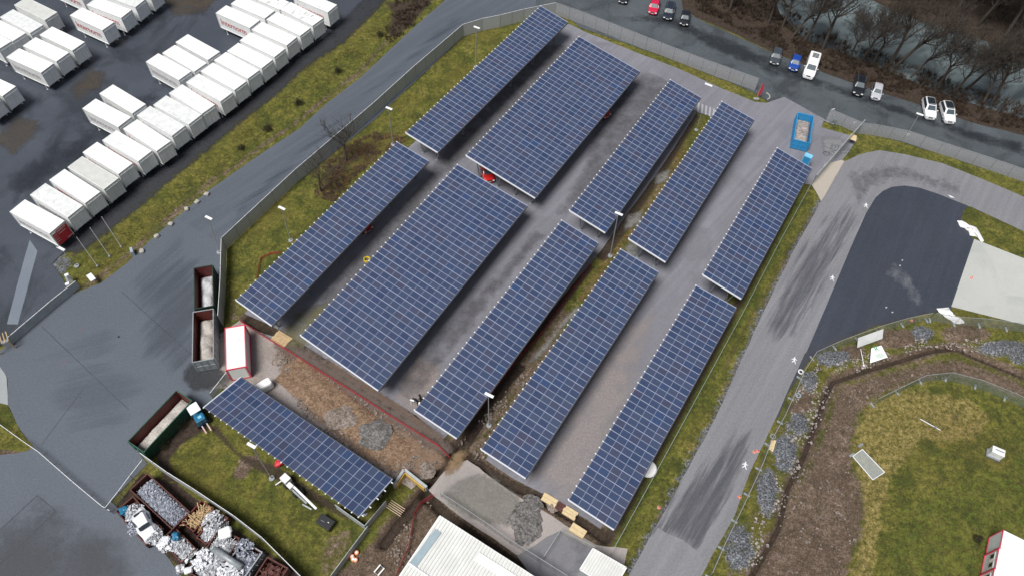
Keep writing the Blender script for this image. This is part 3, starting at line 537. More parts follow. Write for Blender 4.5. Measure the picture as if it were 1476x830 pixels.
# ------------------------------------------------------------------ solar carports
def carport(label, cs, zh, zl, ncol, nrow, feet, group='solar carports', stations=6, ends=False):
    """cs: high-side near, high-side far, low-side near, low-side far photo corners"""
    hn, hf, ln_, lf = G(cs[0], z=zh), G(cs[1], z=zh), G(cs[2], z=zl), G(cs[3], z=zl)
    base = (hn+hf+ln_+lf)/4; base.z = 0
    t_ = thing('solar_carport', label, 'solar carport', base, 0, group)
    def P(s, t, dz=0): return hn.lerp(hf, s).lerp(ln_.lerp(lf, s), t)+Vector((0, 0, dz))
    across = (P(.5, 1)-P(.5, 0)).normalized(); along = (P(1, .5)-P(0, .5)).normalized()
    r0 = random.randint(0, 5000)
    for i in range(nrow):
        s0, s1 = i/nrow+.0012, (i+1)/nrow-.0012; m = MB()
        c8 = [P(s0,0,-.05), P(s0,1,-.05), P(s1,1,-.05), P(s1,0,-.05), P(s0,0), P(s0,1), P(s1,1), P(s1,0)]; m.quadbox(c8); me = m.mesh('panel_row', org=base)
        u = me.uv_layers.new(name='UVMap'); co = {0:(0,0),1:(ncol,0),2:(ncol,1),3:(0,1),4:(0,0),5:(ncol,0),6:(ncol,1),7:(0,1)}
        for lp in me.loops: a, b = co[lp.vertex_index]; u.data[lp.index].uv = (a+r0, b*.999+i+r0)
        link('panel_row', me, M['solar'], t_)
    for i in range(nrow+1):
        s_ = i/nrow; wd = .056 if i % 2 else .030; m = MB(); e = .10
        if i in (0, nrow): wd = .10
        m.bar(P(s_, 0, .012)-across*e, P(s_, 1, .012)+across*.02, wd, .05)
        link('rail', m, M['rail'], t_, org=base)
        m = MB(); m.bar(P(s_, 0, .02)-across*(e+.05), P(s_, 0, .02)-across*.0, .13, .09); link('rail_end', m, M['white'], t_, org=base)
    m = MB(); m.bar(P(0, -.005, -.06)-along*.06, P(0, 1.0, -.06)-along*.06, .07, .22); link('fascia', m, M['fascia'], t_, org=base)
    m = MB(); m.bar(P(1, 0, -.10)+along*.05, P(1, 1, -.10)+along*.05, .06, .16); link('fascia', m, M['steel'], t_, org=base)
    m = MB(); m.bar(P(0, 1, -.16)+across*.05, P(1, 1, -.16)+across*.05, .12, .14); link('gutter', m, M['gutter'], t_, org=base)
    for tt in ([.06,.28,.5,.72,.94] if ncol == 5 else [.04,.15,.27,.38,.5,.62,.73,.85,.96]):
        m = MB(); e = .35 if ends else 0; m.bar(P(0, tt, -.14), P(1, tt, -.14)+along*e, .09, .14); link('purlin', m, M['fascia'] if ends else M['steel'], t_, org=base)
    for k in range(stations):
        s_ = .045+.91*k/(stations-1); m = MB(); m.bar(P(s_, .02, -.32), P(s_, .98, -.32), .16, .24); link('cross_beam', m, M['steel'], t_, org=base)
        for ft in feet:
            F0 = P(s_, ft); F0.z = 0
            m = MB(); m.box(F0+Vector((0,0,.03)), (.42,.42,.2), math.atan2(along.y, along.x)); link('footing', m, M['concfoot'], t_, org=base)
            m = MB(); m.bar(F0+Vector((0,0,.1)), P(s_, ft-(.10 if ncol == 5 else .05), -.4), .13, .13, across); link('column', m, M['steel'], t_, org=base)
            m = MB(); m.bar(F0+Vector((0,0,.15)), P(s_, min(.97, ft+(.14 if ncol == 5 else .07)), -.4), .12, .12, across); link('brace', m, M['steel'], t_, org=base)
    return t_
CP = {
'A1':((585.6,191.8),(779.5,9.5),(631,219.8),(818.3,32.5)),'A2':((340.7,432.5),(572.5,205.3),(391.9,469),(617.6,232.5)),
'B1':((672.5,224.6),(835,53.5),(771.4,285.6),(922,103.5)),'B2':((434,483.4),(659.8,237.9),(545.4,562.4),(759.8,296.9)),
'C1':((821.4,303.6),(966.5,115.7),(872.5,335.4),(1009.9,141)),'C2':((598,590.8),(809.9,318),(658.5,631.3),(862.2,350.6)),
'D1':((906.7,344.3),(1041,147),(959.3,377.6),(1087,173)),'D2':((694,647),(895,359.5),(757.8,688.7),(948.5,392)),
'E1':((1013.4,395.9),(1120.7,213.7),(1068.5,430.3),(1169.8,242.8)),'E2':((820,719.7),(1003.6,411.8),(885,762.6),(1061,443.6)),
'F':((294.3,586.8),(517.4,744),(347.4,543.6),(565.3,690))}
LB = {'A1':('narrow solar carport closest to the grey wall, at the far top of the lot',43),
'A2':('narrow solar carport beside the green lawn and the two small bare trees',38),
'B1':('double-width solar carport with a red car under its near edge',37),
'B2':('double-width solar carport with its near end facing the brown earth bed',38),
'C1':('narrow solar carport between the far double-width one and the upper grass median',37),
'C2':('narrow solar carport with people in black at its near left corner',38),
'D1':('narrow solar carport on the right side of the upper grass median',37),
'D2':('narrow solar carport beside the muddy trench, near end above the pale puddled yard',38),
'E1':('narrow solar carport nearest the blue rubble skip',31),
'E2':('narrow solar carport whose near end faces the pale stacked timber',38),
'F':('single solar carport set crosswise behind the front lawn, beside the white and red site container',25)}
for k, c4 in CP.items():
    wide = k[0] == 'B'
    if wide: carport(LB[k][0], c4, 5.3, 3.6, 10, LB[k][1], [.10,.38,.64,.88], stations=7)
    else: carport(LB[k][0], c4, 4.8 if k != 'F' else 4.4, 3.95 if k != 'F' else 3.5, 5, LB[k][1], [.25,.72], ends=(k == 'F'), stations=6)
# ------------------------------------------------------------------ white swap bodies
def text_mesh(body, size, depth=.01):
    cu = bpy.data.curves.new('lettering', 'FONT'); cu.body = body; cu.size = size; cu.extrude = depth; cu.resolution_u = 2
    o = bpy.data.objects.new('tmp', cu); COL.objects.link(o); dg = bpy.context.evaluated_depsgraph_get(); me = bpy.data.meshes.new_from_object(o.evaluated_get(dg))
    bpy.data.objects.remove(o); me.name = 'lettering'; me.materials.clear(); return me
SL, SW_, ZB, ZT = 7.45, 2.5, 1.15, 3.9
TXT = {}
def swap_body(label, roof, wall, text, kind='plain'):
    t_ = thing('swap_body_container', label, 'container', (0,0,0), 0, 'white swap bodies on legs in the yard')
    m = MB().box((0,0,(ZB+ZT)/2), (SL, SW_, ZT-ZB)); link('body', m, M[wall], t_, bevel=.03)
    m = MB().box((0,0,ZT+.012), (SL-.12, SW_-.10, .03)); link('roof', m, M[roof], t_)
    m = MB()
    for sx_ in (-1, 1):
        for sy in (-1, 1): m.bar((sx_*(SL/2), sy*SW_/2, ZB-.1), (sx_*(SL/2), sy*SW_/2, ZT+.02), .12)
    for sy in (-1, 1): m.bar((-SL/2, sy*SW_/2, ZT), (SL/2, sy*SW_/2, ZT), .09); m.bar((-SL/2, sy*SW_/2, ZB-.05), (SL/2, sy*SW_/2, ZB-.05), .12)
    for sx_ in (-1, 1): m.bar((sx_*SL/2, -SW_/2, ZT), (sx_*SL/2, SW_/2, ZT), .10)
    link('corner_frame', m, M['greywall'], t_)
    m = MB()
    for sy in (-.62, .62): m.box((SL/2+.02, sy, ZB+1.25), (.05, 1.16, 2.45))
    for sy in (-.9, -.35, .35, .9): m.bar((SL/2+.06, sy, ZB+.1), (SL/2+.06, sy, ZT-.2), .035)
    m.bar((SL/2+.07, -1.2, ZT-.42), (SL/2+.07, 1.2, ZT-.42), .07); link('rear_door', m, M['greywall' if kind == 'grey' else 'whitewall'], t_)
    for sx_ in (-1, 1):
        for sy in (-1, 1):
            m = MB(); x_, y_ = sx_*2.55, sy*1.16
            m.bar((x_, y_, ZB), (x_, y_, .04), .10); m.bar((x_, y_, ZB-.25), (x_-sx_*.75, y_, ZB), .05); m.box((x_, y_, .03), (.22,.22,.04)); link('leg', m, M['greywall'], t_)
    m = MB()
    for sy in (-.45, .45): m.bar((-SL/2+.1, sy, ZB-.1), (SL/2-.1, sy, ZB-.1), .12, .2)
    link('underframe', m, M['steel'], t_)
    if text:
        key = 'Internorm'
        if key not in TXT:
            TXT[key] = text_mesh('Internorm', 1.62); 
        me = TXT[key].copy(); o = link('lettering', me, M[text], t_); o.location = (-3.2, -SW_/2-.03, ZB+.85); o.rotation_euler = (R(90), 0, 0); o.scale = (.86, 1, 1)
    if kind == 'redend':
        m = MB().box((SL/2+.09, .32, ZB+1.25), (.03, 1.75, 2.4)); link('rear_sign', m, M['red'], t_)
        m = MB().box((SL/2+.088, -.85, ZB+1.15), (.03, .62, 2.1)); link('rear_sign', m, M['red'], t_)
        tm = text_mesh('Internorm', .34); 
        for yy, zz, s_ in ((-.45, 2.1, 1.0), (-.35, 1.65, .8), (.35, .15, .7), (-1.14, 1.9, .42), (-1.14, 1.5, .42), (-1.14, 1.1, .42), (-1.14, .7, .42)):
            o = link('lettering', tm, M['white'], t_); o.rotation_euler = (R(90), 0, R(90)); o.location = (SL/2+.115, yy, ZB+zz); o.scale = (s_, s_*1.2, 1)
    if kind == 'stained':
        m = MB(); rr = random.Random(3)
        for q in range(16): x0 = rr.uniform(-2.9, 2.6); y0 = rr.uniform(-.9, .7); m.box((x0, y0, ZT+.032), (rr.uniform(.15,.3), rr.uniform(.4,1.0), .006))
        link('dirt_stripes', m, M['greyroof'], t_)
    return t_
protos = {'plain':swap_body('', 'whiteroof', 'whitewall', 'redtext'), 'dust':swap_body('', 'dustroof', 'whitewall', 'redtext'), 'grey':swap_body('', 'greyroof', 'greywall', None, 'grey'),
 'dirty':swap_body('', 'dirtyroof', 'whitewall', 'paletext'), 'blank':swap_body('', 'whiteroof', 'greywall', 'paletext'), 'redend':swap_body('', 'whiteroof', 'whitewall', 'paletext', 'redend'), 'stained':swap_body('', 'whiteroof', 'whitewall', 'redtext', 'stained')}
used = set()
ORD = ['first','second','third','fourth','fifth','sixth','seventh','eighth','ninth','tenth','eleventh','twelfth','thirteenth','fourteenth','fifteenth','sixteenth','seventeenth','eighteenth','nineteenth']
def place_swap(Lp, Bp, kind, label):
    a, b = G(Lp, z=ZT), G(Bp, z=ZT); u_ = (b-a); u_.z = 0; u_.normalize(); v_ = Vector((-u_.y, u_.x, 0))
    c_ = b-u_*(SL/2)+v_*(SW_/2); c_.z = 0; rz = math.atan2(u_.y, u_.x); pr = protos[kind]
    if kind not in used: used.add(kind); pr.location = c_; pr.rotation_euler = (0,0,rz); pr['label'] = label
    else: dup(pr, c_, rz, label)
front = [((14.1,305.5),(71.4,336.8),'redend'),((44.8,281.9),(97.7,313.7),'dirty'),((71.4,259.8),(122.7,293.2),'plain'),((100.7,243),(149.9,273.1),'grey'),((123,222.1),(170.8,251.2),'plain'),
 ((149.9,203.9),(199.2,232.9),'dust'),((177.3,185.9),(225.9,218),'plain'),((199.2,167.9),(247.8,196.1),'dirty'),((220.6,151.3),(272.1,179.7),'dirty'),((243,134.1),(291,164.5),'dust'),((265.8,117.7),(317.6,146.8),'dust'),
 ((286,101.2),(337.9,130.3),'plain'),((308.8,87.5),(357,114),'plain'),((326,73.5),(377,99),'plain'),((344.9,58.5),(395.5,82.8),'plain'),((361.8,43),(413.2,66),'plain'),((383,28.2),(432.5,52.2),'plain'),((406,15),(450.5,37.8),'stained'),((428,0),(472.3,18.5),'dust')]
for i, (a, b, k) in enumerate(front):
    lab = 'white container with a red and white sign on its end' if i == 0 else '%s container in the long row by the grass strip, counting from the red-ended one' % ORD[i]
    place_swap(a, b, k, lab)
back = [((119.4,157),(170.3,183.6),'blank','left one of the white pair standing behind the middle of the long row'),((145.7,136.6),(190.6,164),'blank','right one of the white pair standing behind the middle of the long row'),
 ((212.2,90.6),(257.7,115.9),'blank','leftmost of three white containers grouped behind the long row, its blank side exposed'),((234.9,77.3),(280.1,103.6),'plain','middle of three white containers grouped behind the long row'),((254.1,61.7),(299.6,87),'blank','rightmost of three white containers grouped behind the long row'),
 ((313.7,20.5),(359.7,41),'plain','white container with large red lettering behind the right end of the long row'),((332.8,6),(381.5,27.2),'plain','white container directly right of the one with large red lettering in the open yard'),((354,-7),(402.8,14.6),'stained','grey-streaked container roof at the top edge behind the long row'),
 ((16,5.4),(64.5,29.5),'grey','grey-roofed container at the top left, topmost of the left block'),((-6,22),(43.4,48.2),'dirty','stained-roof container just below the grey-roofed one at the top left'),((-31,35),(18,60.2),'plain','third container down on the left edge, cut by the picture border'),((-49,46),(-2,71.5),'blank','lowest container of the left-edge block, mostly cut off'),
 ((53,48.8),(104.2,73.5),'blank','white container at the right of the front trio in the top left block'),((29.5,65),(81.3,89.2),'plain','white container in the middle of the front trio in the top left block'),((5.4,81.3),(59,105.3),'blank','white container at the left of the front trio, grey faded side towards the camera'),
 ((-48,115),(3.6,139),'blank','lone white container on the left edge with its rear door facing right'),((-72,131),(-20,156),'blank','container on the left edge just below the lone one, only a corner in view'),
 ((98.8,21.7),(147.5,44.2),'plain','white container with red lettering at the left end of the upper middle group'),((124.1,7.5),(174.5,26.5),'dust','second container of the upper middle group, right of the lettered one'),((147,-6),(195,11),'dirty','third container of the upper middle group with a blue grey roof'),((168,-20),(216,-4),'blank','fourth container of the upper middle group, at the top edge'),
 ((70,-23),(118,-1),'plain','lettered side of a container at the very top edge above the upper group')]
for a, b, k, l in back: place_swap(a, b, k, l)
# ------------------------------------------------------------------ open skips and loads
def heap_mesh(L_, W_, z0, hgt, seed=0, n=22, flatness=.5, rim=.0):
    m = MB(); ny2 = max(6, int(n*W_/L_)); rr = random.Random(seed); off = Vector((seed*3.7, seed*1.3, 0))
    for j in range(ny2+1):
        for i in range(n+1):
            x_, y_ = (i/n-.5)*L_, (j/ny2-.5)*W_; ex = 1-abs(i/n-.5)*2; ey = 1-abs(j/ny2-.5)*2
            h = hgt*(min(1, ex*2.2)**flatness)*(min(1, ey*1.8)**flatness)*(.7+.6*noise.noise(Vector((x_*.7, y_*.7, 0))+off))
            m.v.append((x_, y_, z0+h+.05*noise.noise(Vector((x_*4, y_*4, 1))+off)))
    for j in range(ny2):
        for i in range(n): a = j*(n+1)+i; m.f.append((a, a+1, a+n+2, a+n+1))
    return m
def open_skip(label, cs, zt, wall_in, wall_out, group=None, z0=.12, end_mat=None, L_=None, W_=None, shift=(0,0)):
    c_, rz, l, w2 = rectpx(cs, zt); l = L_ or l; w2 = W_ or w2
    t_ = thing('open_skip', label, 'skip', c_, rz, group); th = .07
    m = MB().box((0,0,z0+.05), (l, w2, .1)); link('floor', m, M[wall_in], t_)
    for sy in (-1, 1):
        m = MB().box((0, sy*(w2/2-th/2), (z0+zt)/2+.03), (l, th, zt-z0-.06)); link('side_wall', m, M[wall_in], t_)
        m = MB()
        nr = int(l/.75)
        for i in range(nr+1): m.bar((-l/2+.05+(l-.1)*i/nr, sy*(w2/2+.05), z0), (-l/2+.05+(l-.1)*i/nr, sy*(w2/2+.05), zt), .09)
        m.box((0, sy*(w2/2+.012), (z0+zt)/2), (l-.02, .02, zt-z0-.02)); m.bar((-l/2, sy*(w2/2), zt), (l/2, sy*(w2/2), zt), .11); link('outer_ribs', m, M[wall_out], t_)
    for sx_ in (-1, 1):
        m = MB().box((sx_*(l/2-th/2), 0, (z0+zt)/2), (th, w2-.15, zt-z0)); link('end_wall', m, M[wall_in], t_)
        m = MB().box((sx_*(l/2+.015), 0, (z0+zt)/2), (.02, w2-.03, zt-z0-.03)); m.bar((sx_*l/2, -w2/2, zt), (sx_*l/2, w2/2, zt), .12)
        for k in range(4): m.bar((sx_*(l/2+.04), -w2/2+.1+k*(w2-.2)/3, z0), (sx_*(l/2+.04), -w2/2+.1+k*(w2-.2)/3, zt), .07)
        m.bar((sx_*(l/2+.04), -w2/2, (z0+zt)/2), (sx_*(l/2+.04), w2/2, (z0+zt)/2), .07); link('end_frame', m, M[end_mat or wall_out], t_)
    m = MB()
    for sy in (-.5, .5): m.bar((-l/2+.2, sy, .07), (l/2-.2, sy, .07), .14)
    link('runner', m, M['black'], t_); return c_, rz, l, w2
def heap(name, label, cat, c_, rz, l, w2, z0, h, mat, seed, fl=.5):
    o = link(name, heap_mesh(l, w2, 0, h, seed, 26, fl), M[mat], None, smooth=True); o.location = (c_.x, c_.y, z0); o.rotation_euler = (0,0,rz); return tag(o, label, cat)
a = open_skip('long open skip with dark red inside and green outer wall, further one beside the wall', [(279.9,386),(306,383.3),(308,440),(280.5,445.8)], 2.5, 'rust', 'darkgreen')
heap('grit_load', 'pale grey grit heaped in the further skip by the wall', 'grit', a[0], a[1], a[2]-.4, a[3]-.5, .5, 1.0, 'greysand', 4)
a = open_skip('long open skip with grey ribbed outside and red inside, nearer one beside the wall', [(278.4,449),(307.5,446),(307.5,516.5),(277.4,522.7)], 2.5, 'rust', 'ribgrey', end_mat='ribgrey')
heap('grit_load', 'pale beige grit heaped in the grey ribbed skip', 'grit', a[0], a[1], a[2]-.4, a[3]-.5, .5, 1.05, 'sand', 9)
a = open_skip('long green-sided skip standing alone at the lawn corner', [(277,576.7),(253.8,563),(184.2,636),(207.6,651)], 2.3, 'rust', 'green')
heap('grit_load', 'brownish sand and leaves in the green-sided skip', 'sand', a[0], a[1], a[2]-.3, a[3]-.4, .5, .8, 'sand', 14)
a = open_skip('blue skip full of broken rubble beside the carport gate', [(1149.5,163),(1173.5,168),(1167.5,206),(1144,202.5)], 1.9, 'blue', 'blue', W_=2.5)
heap('rubble_load', 'grey brown broken rubble in the blue skip', 'rubble', a[0], a[1], a[2]-.3, a[3]-.3, .7, .75, 'rubble', 5)
def scrap(label, cs, z0, h, mat, seed, count, long=.9, plates=.4, thick=.05):
    c_, rz, l, w2 = rectpx(cs, 2.0); l *= .92; w2 *= .88; rr = random.Random(seed); m = MB()
    base = heap_mesh(l, w2, 0, h*.75, seed, 18, .45); m.v += base.v; m.f += base.f
    for q in range(count):
        x_, y_ = rr.uniform(-.5,.5)*l*.95, rr.uniform(-.5,.5)*w2*.95; ex = min(1, (1-abs(x_/l)*2)*2.2)**.45*min(1, max(.01, 1-abs(y_/w2)*2)*1.8)**.45
        c1 = Vector((x_, y_, h*.78*ex+rr.uniform(0,.18))); d_ = Vector((rr.uniform(-1,1), rr.uniform(-1,1), rr.uniform(-.35,.35))).normalized()
        if rr.random() < plates:
            mm = (Matrix.Rotation(rr.uniform(0,6.3),3,'Z')@Matrix.Rotation(rr.uniform(-.9,.9),3,'X')@Matrix.Rotation(rr.uniform(-.7,.7),3,'Y')); m.box(c1, (rr.uniform(.15,.6)*long, rr.uniform(.1,.45)*long, .03), m=mm)
        else: ln = rr.uniform(.2, 1.0)*long; m.bar(c1-d_*ln/2, c1+d_*ln/2, rr.uniform(.5,1.3)*thick)
    o = link('scrap_heap', m, M[mat], None); o.location = (c_.x, c_.y, z0); o.rotation_euler = (0,0,rz); return tag(o, label, 'scrap')
SK = 'scrap skips behind the lawn fence'
q1 = [(211.8,681.2),(188.9,706.4),(250.7,763.6),(271.3,736.1)]
open_skip('red-brown skip filled with grey shredded metal, upper left of the scrap area', q1, 1.7, 'rustbrown', 'rustbrown', SK); scrap('grey shredded metal heaped in the upper left scrap skip', q1, .9, 1.1, 'scrapgrey', 1, 2600, .55, .5, .06)
q2 = [(195.8,720),(163.7,731.5),(212,786),(234,762)]
open_skip('skip loaded with crushed white car parts at the corner of the asphalt', q2, 1.2, 'rustbrown', 'rustbrown', SK)
scrap('crushed white and blue metal panels on the corner skip', q2, .8, .7, 'scrapdark', 2, 120, 1.0, .6)
q3 = [(253.6,762),(230,776),(262,810),(282,790)]
open_skip('small skip with torn white sheet metal right of the crushed car', q3, 1.1, 'rustbrown', 'rustbrown', SK); scrap('torn white and silver sheets in the small skip', q3, .6, .8, 'scrapmetal', 3, 300, .9, .6)
q4 = [(290,721),(263,752),(282,768),(305,731)]
open_skip('dark red skip holding a tangle of timber offcuts', q4, 1.5, 'rust', 'rust', SK); scrap('tangle of pale timber offcuts in the dark red skip', q4, .8, .8, 'scrapwood', 4, 70, 2.0, .05, .07)
q5 = [(313,735),(285,776),(298,783),(328,747)]
open_skip('skip with bright metal trimmings right of the timber skip', q5, 1.6, 'rustbrown', 'rust', SK); scrap('bright silver metal trimmings right of the timber', q5, .9, 1.0, 'scrapmetal', 5, 700, .9, .4)
q6 = [(318,763),(272,824),(302,840),(347,776)]
open_skip('long skip of curled white metal strips in the middle of the scrap area', q6, 1.7, 'rustbrown', 'rustbrown', SK); scrap('curled white and grey metal strips in the long middle skip', q6, .9, .9, 'scrapmetal', 6, 1500, 1.0, .35)
q7 = [(350,779),(306,842),(338,862),(373,793)]
open_skip('skip of dark grey swarf and pale sheets, second from right', q7, 1.7, 'rustbrown', 'ribgrey', SK); scrap('dark grey swarf with pale sheets in the second skip from the right', q7, .9, .8, 'scrapgrey', 7, 1200, .8, .4)
q8 = [(387,803),(345,862),(382,882),(409,816)]
open_skip('brown covered skip at the right end of the scrap area', q8, 1.7, 'rustbrown', 'rustbrown', SK); scrap('brown rusty plates filling the rightmost skip', q8, 1.0, .7, 'rustbrown', 8, 120, 1.4, .7, .08)
c_, rz, l, w2 = rectpx(q7, 2.0); m = MB().tube((-.2, -.5, 0), (3.6, -.6, 0), .35, .35, 12); o = link('grey_tank', m, M['ribgrey'], None, True); o.location = (c_.x+.1, c_.y-.3, 2.2); o.rotation_euler = (0,0,rz+R(180)); tag(o, 'long grey cylinder lying on the swarf skip', 'tank')
# crushed white car on the corner skip
def lumpy(name, label, cat, px, z, size, mat, seed, rz=0, amp=.18, sub=4, parent=None):
    bm = bmesh.new(); bmesh.ops.create_icosphere(bm, subdivisions=sub, radius=.5)
    for v in bm.verts:
        p = v.co.copy(); k = max(abs(p.x), abs(p.y), abs(p.z)); p = p.lerp(p*(.5/k), .55)
        nn = noise.noise(p*3+Vector((seed, 0, 0)))+.5*noise.noise(p*8+Vector((0, seed, 0))); v.co = p*(1+amp*nn)
        v.co.x *= size[0]; v.co.y *= size[1]; v.co.z *= size[2]
    me = bpy.data.meshes.new(name); bm.to_mesh(me); bm.free(); me.polygons.foreach_set('use_smooth', [True]*len(me.polygons))
    o = link(name, me, M[mat], parent)
    if not parent: g = G(px, z=z); o.location = (g.x, g.y, z+size[2]*.4); o.rotation_euler = (0,0,rz); tag(o, label, cat)
    else: o.location = px; o.rotation_euler = (0,0,rz)
    return o
g = G((209,755), z=1.6); t_ = thing('crushed_car', 'crushed white car shell lying on the corner scrap skip', 'car wreck', (g.x, g.y, 1.45), R(-48))
m = MB(); sec = [(-1.9,.5,.75),(-1.3,.75,.82),(-.8,1.05,.8),(.3,1.1,.78),(.9,.72,.85),(1.7,.62,.8),(1.95,.4,.6)]
for x_, h_, w3 in sec:
    for y_, z_ in ((-w3,0),(-w3,h_*.6),(-w3*.75,h_),(w3*.7,h_*1.03),(w3,h_*.55),(w3,0)): m.v.append((x_+random.uniform(-.2,.2), y_+random.uniform(-.2,.2), z_+random.uniform(-.2,.12)))
for i in range(len(sec)-1):
    for j in range(5): a = i*6+j; m.f.append((a, a+1, a+7, a+6))
m.f.append((0,1,2,3,4,5)); m.f.append(tuple(36+5-k for k in range(6))); link('shell', m, M['scrapwhite'], t_, bevel=.03)
m = MB().box((.62,-.05,.98), (.42,1.15,.05), m=Matrix.Rotation(R(30),3,'Y')); link('windscreen', m, M['darkglass'], t_); m = MB().box((-1.1,.05,1.0), (.35,1.0,.05), m=Matrix.Rotation(R(-28),3,'Y')); link('rear_window', m, M['darkglass'], t_)
for s_ in (-1, 1): link('side_window', MB().box((-.25, s_*.77, .98), (.8,.05,.25), m=Matrix.Rotation(R(-35*s_),3,'X')), M['darkglass'], t_)
def plates(label, px, z, size, mat, seed, cnt):
    rr = random.Random(seed); m = MB()
    for _ in range(cnt):
        a, q = rr.uniform(0, 6.28), rr.random()**.5; c1 = Vector((math.cos(a)*q*size[0], math.sin(a)*q*size[1], size[2]*(1-q*q)*rr.uniform(.5,1.1)))
        mm = Matrix.Rotation(rr.uniform(0,6.3),3,'Z')@Matrix.Rotation(rr.uniform(-.8,.8),3,'X')@Matrix.Rotation(rr.uniform(-.6,.6),3,'Y'); w5, h5 = rr.uniform(.15,.6), rr.uniform(.1,.5); k = len(m.v); n5 = 4
        for i5 in range(n5):
            for j5 in range(n5): p = Vector(((i5/(n5-1)-.5)*w5, (j5/(n5-1)-.5)*h5, .12*noise.noise(Vector((i5*.9, j5*.9, _*3.1))))); m.v.append(tuple(c1+mm@p))
        for i5 in range(n5-1):
            for j5 in range(n5-1): b = k+i5*n5+j5; m.f.append((b, b+1, b+n5+1, b+n5))
    o = link('white_scrap', m, M[mat], None); g = G(px, z=z); o.location = (g.x, g.y, z); tag(o, label, 'scrap')
plates('torn white and silver panels at the upper end of the crushed car', (192,738), 1.6, (.9,.9,.7), 'scrapmetal', 41, 70)
plates('silver fragments at the lower end of the crushed car', (222,772), 1.5, (.9,.8,.6), 'scrapmetal', 42, 80)
plates('dark fragments along the left side of the crushed car', (196,757), 1.2, (.8,1.0,.5), 'scrapgrey', 43, 50)
lumpy('blue_scrap', 'crumpled blue sheet metal at the left end of the corner skip', 'scrap', (180,737), 1.5, (1.0,.8,.6), 'teal', 3, .4, .4); lumpy('blue_scrap', 'crumpled blue drum on the small white scrap skip', 'scrap', (254,773), 1.5, (.7,.9,.5), 'teal', 5, .4, .35)
def plates(label, px, z, size, mat, seed, cnt):
    rr = random.Random(seed); m = MB()
    for _ in range(cnt):
        a, q = rr.uniform(0, 6.28), rr.random()**.5; c1 = Vector((math.cos(a)*q*size[0], math.sin(a)*q*size[1], size[2]*(1-q*q)*rr.uniform(.5,1.1)))
        mm = Matrix.Rotation(rr.uniform(0,6.3),3,'Z')@Matrix.Rotation(rr.uniform(-.8,.8),3,'X')@Matrix.Rotation(rr.uniform(-.6,.6),3,'Y'); w5, h5 = rr.uniform(.15,.6), rr.uniform(.1,.5); k = len(m.v); n5 = 4
        for i5 in range(n5):
            for j5 in range(n5): p = Vector(((i5/(n5-1)-.5)*w5, (j5/(n5-1)-.5)*h5, .12*noise.noise(Vector((i5*.9, j5*.9, _*3.1))))); m.v.append(tuple(c1+mm@p))
        for i5 in range(n5-1):
            for j5 in range(n5-1): b = k+i5*n5+j5; m.f.append((b, b+1, b+n5+1, b+n5))
    o = link('white_scrap', m, M[mat], None); g = G(px, z=z); o.location = (g.x, g.y, z); tag(o, label, 'scrap')
plates('torn white panels piled on the small scrap skip', (241,783), 1.2, (.95,.85,.7), 'scrapwhite', 7, 60); plates('white torn sheeting lying on the swarf skip', (331,822), 1.8, (1.3,1.0,.6), 'scrapwhite', 8, 80)
plates('white and silver sheets heaped over the timber end of the trimmings skip', (306,752), 1.9, (1.0,1.2,.6), 'scrapmetal', 12, 90); plates('white crumpled panels along the lower end of the long middle skip', (292,805), 1.9, (1.1,1.1,.5), 'scrapwhite', 13, 70); plates('silver sheets at the upper end of the swarf skip', (352,790), 1.9, (.9,.9,.5), 'scrapgrey', 14, 60)
lumpy('white_scrap', 'white dented block at the foot of the long middle skip', 'scrap', (272,822), 1.6, (.9,.7,.4), 'scrapwhite', 9, .4, .2); lumpy('white_scrap', 'grey white slab resting on the upper end of the long middle skip', 'scrap', (325,768), 2.0, (1.4,1.3,.4), 'dustroof', 10, .4, .15)
lumpy('metal_bale', 'small grey metal bale on the ground beside the small scrap skip', 'scrap', (262,820), 0, (.9,.9,.8), 'scrapmetal', 19, .4, .35)
# ------------------------------------------------------------------ site containers and cabins
def box_building(name, label, cat, cs, z1, z0, wallm, roofm, trimm, door=None, group=None, windows=()):
    c_, rz, l, w2 = rectpx(cs, z1); t_ = thing(name, label, cat, c_, rz, group)
    link('wall', MB().box((0,0,(z0+z1)/2-.02), (l-.08, w2-.08, z1-z0-.1)), M[wallm], t_); link('roof', MB().box((0,0,z1-.02), (l-.1, w2-.1, .06)), M[roofm], t_)
    m = MB()
    for sx_ in (-1,1):
        m.bar((sx_*l/2, -w2/2, z1), (sx_*l/2, w2/2, z1), .13); m.bar((sx_*l/2, -w2/2, z0+.05), (sx_*l/2, w2/2, z0+.05), .13)
        for sy in (-1,1): m.bar((sx_*l/2, sy*w2/2, z0), (sx_*l/2, sy*w2/2, z1), .14)
    for sy in (-1,1): m.bar((-l/2, sy*w2/2, z1), (l/2, sy*w2/2, z1), .11); m.bar((-l/2, sy*w2/2, z0+.05), (l/2, sy*w2/2, z0+.05), .13)
    link('frame', m, M[trimm], t_)
    m = MB()
    for k in range(1, 6): m.bar((-l/2+l*k/6, -w2/2+.08, z1+.02), (-l/2+l*k/6, w2/2-.08, z1+.02), .035, .02)
    link('roof_seam', m, M['dustroof'], t_)
    for (ax, p0, zc_, ww, hh_) in windows:
        f_ = link('window', MB().box((ax*(l/2-.02), p0, zc_), (.06, ww+.14, hh_+.14)), M['white'], t_); link('pane', MB().box((ax*(l/2+.0), p0, zc_), (.07, ww, hh_)), M['darkglass'], f_)
    return t_, l, w2
t_, l, w2 = box_building('site_container', 'white site container with bright red edges beside the lawn wall', 'container', [(324.3,472.8),(352.7,468.3),(354.5,528.5),(326.2,533)], 2.7, .1, 'whitewall', 'dustroof', 'redtrim')
m = MB()
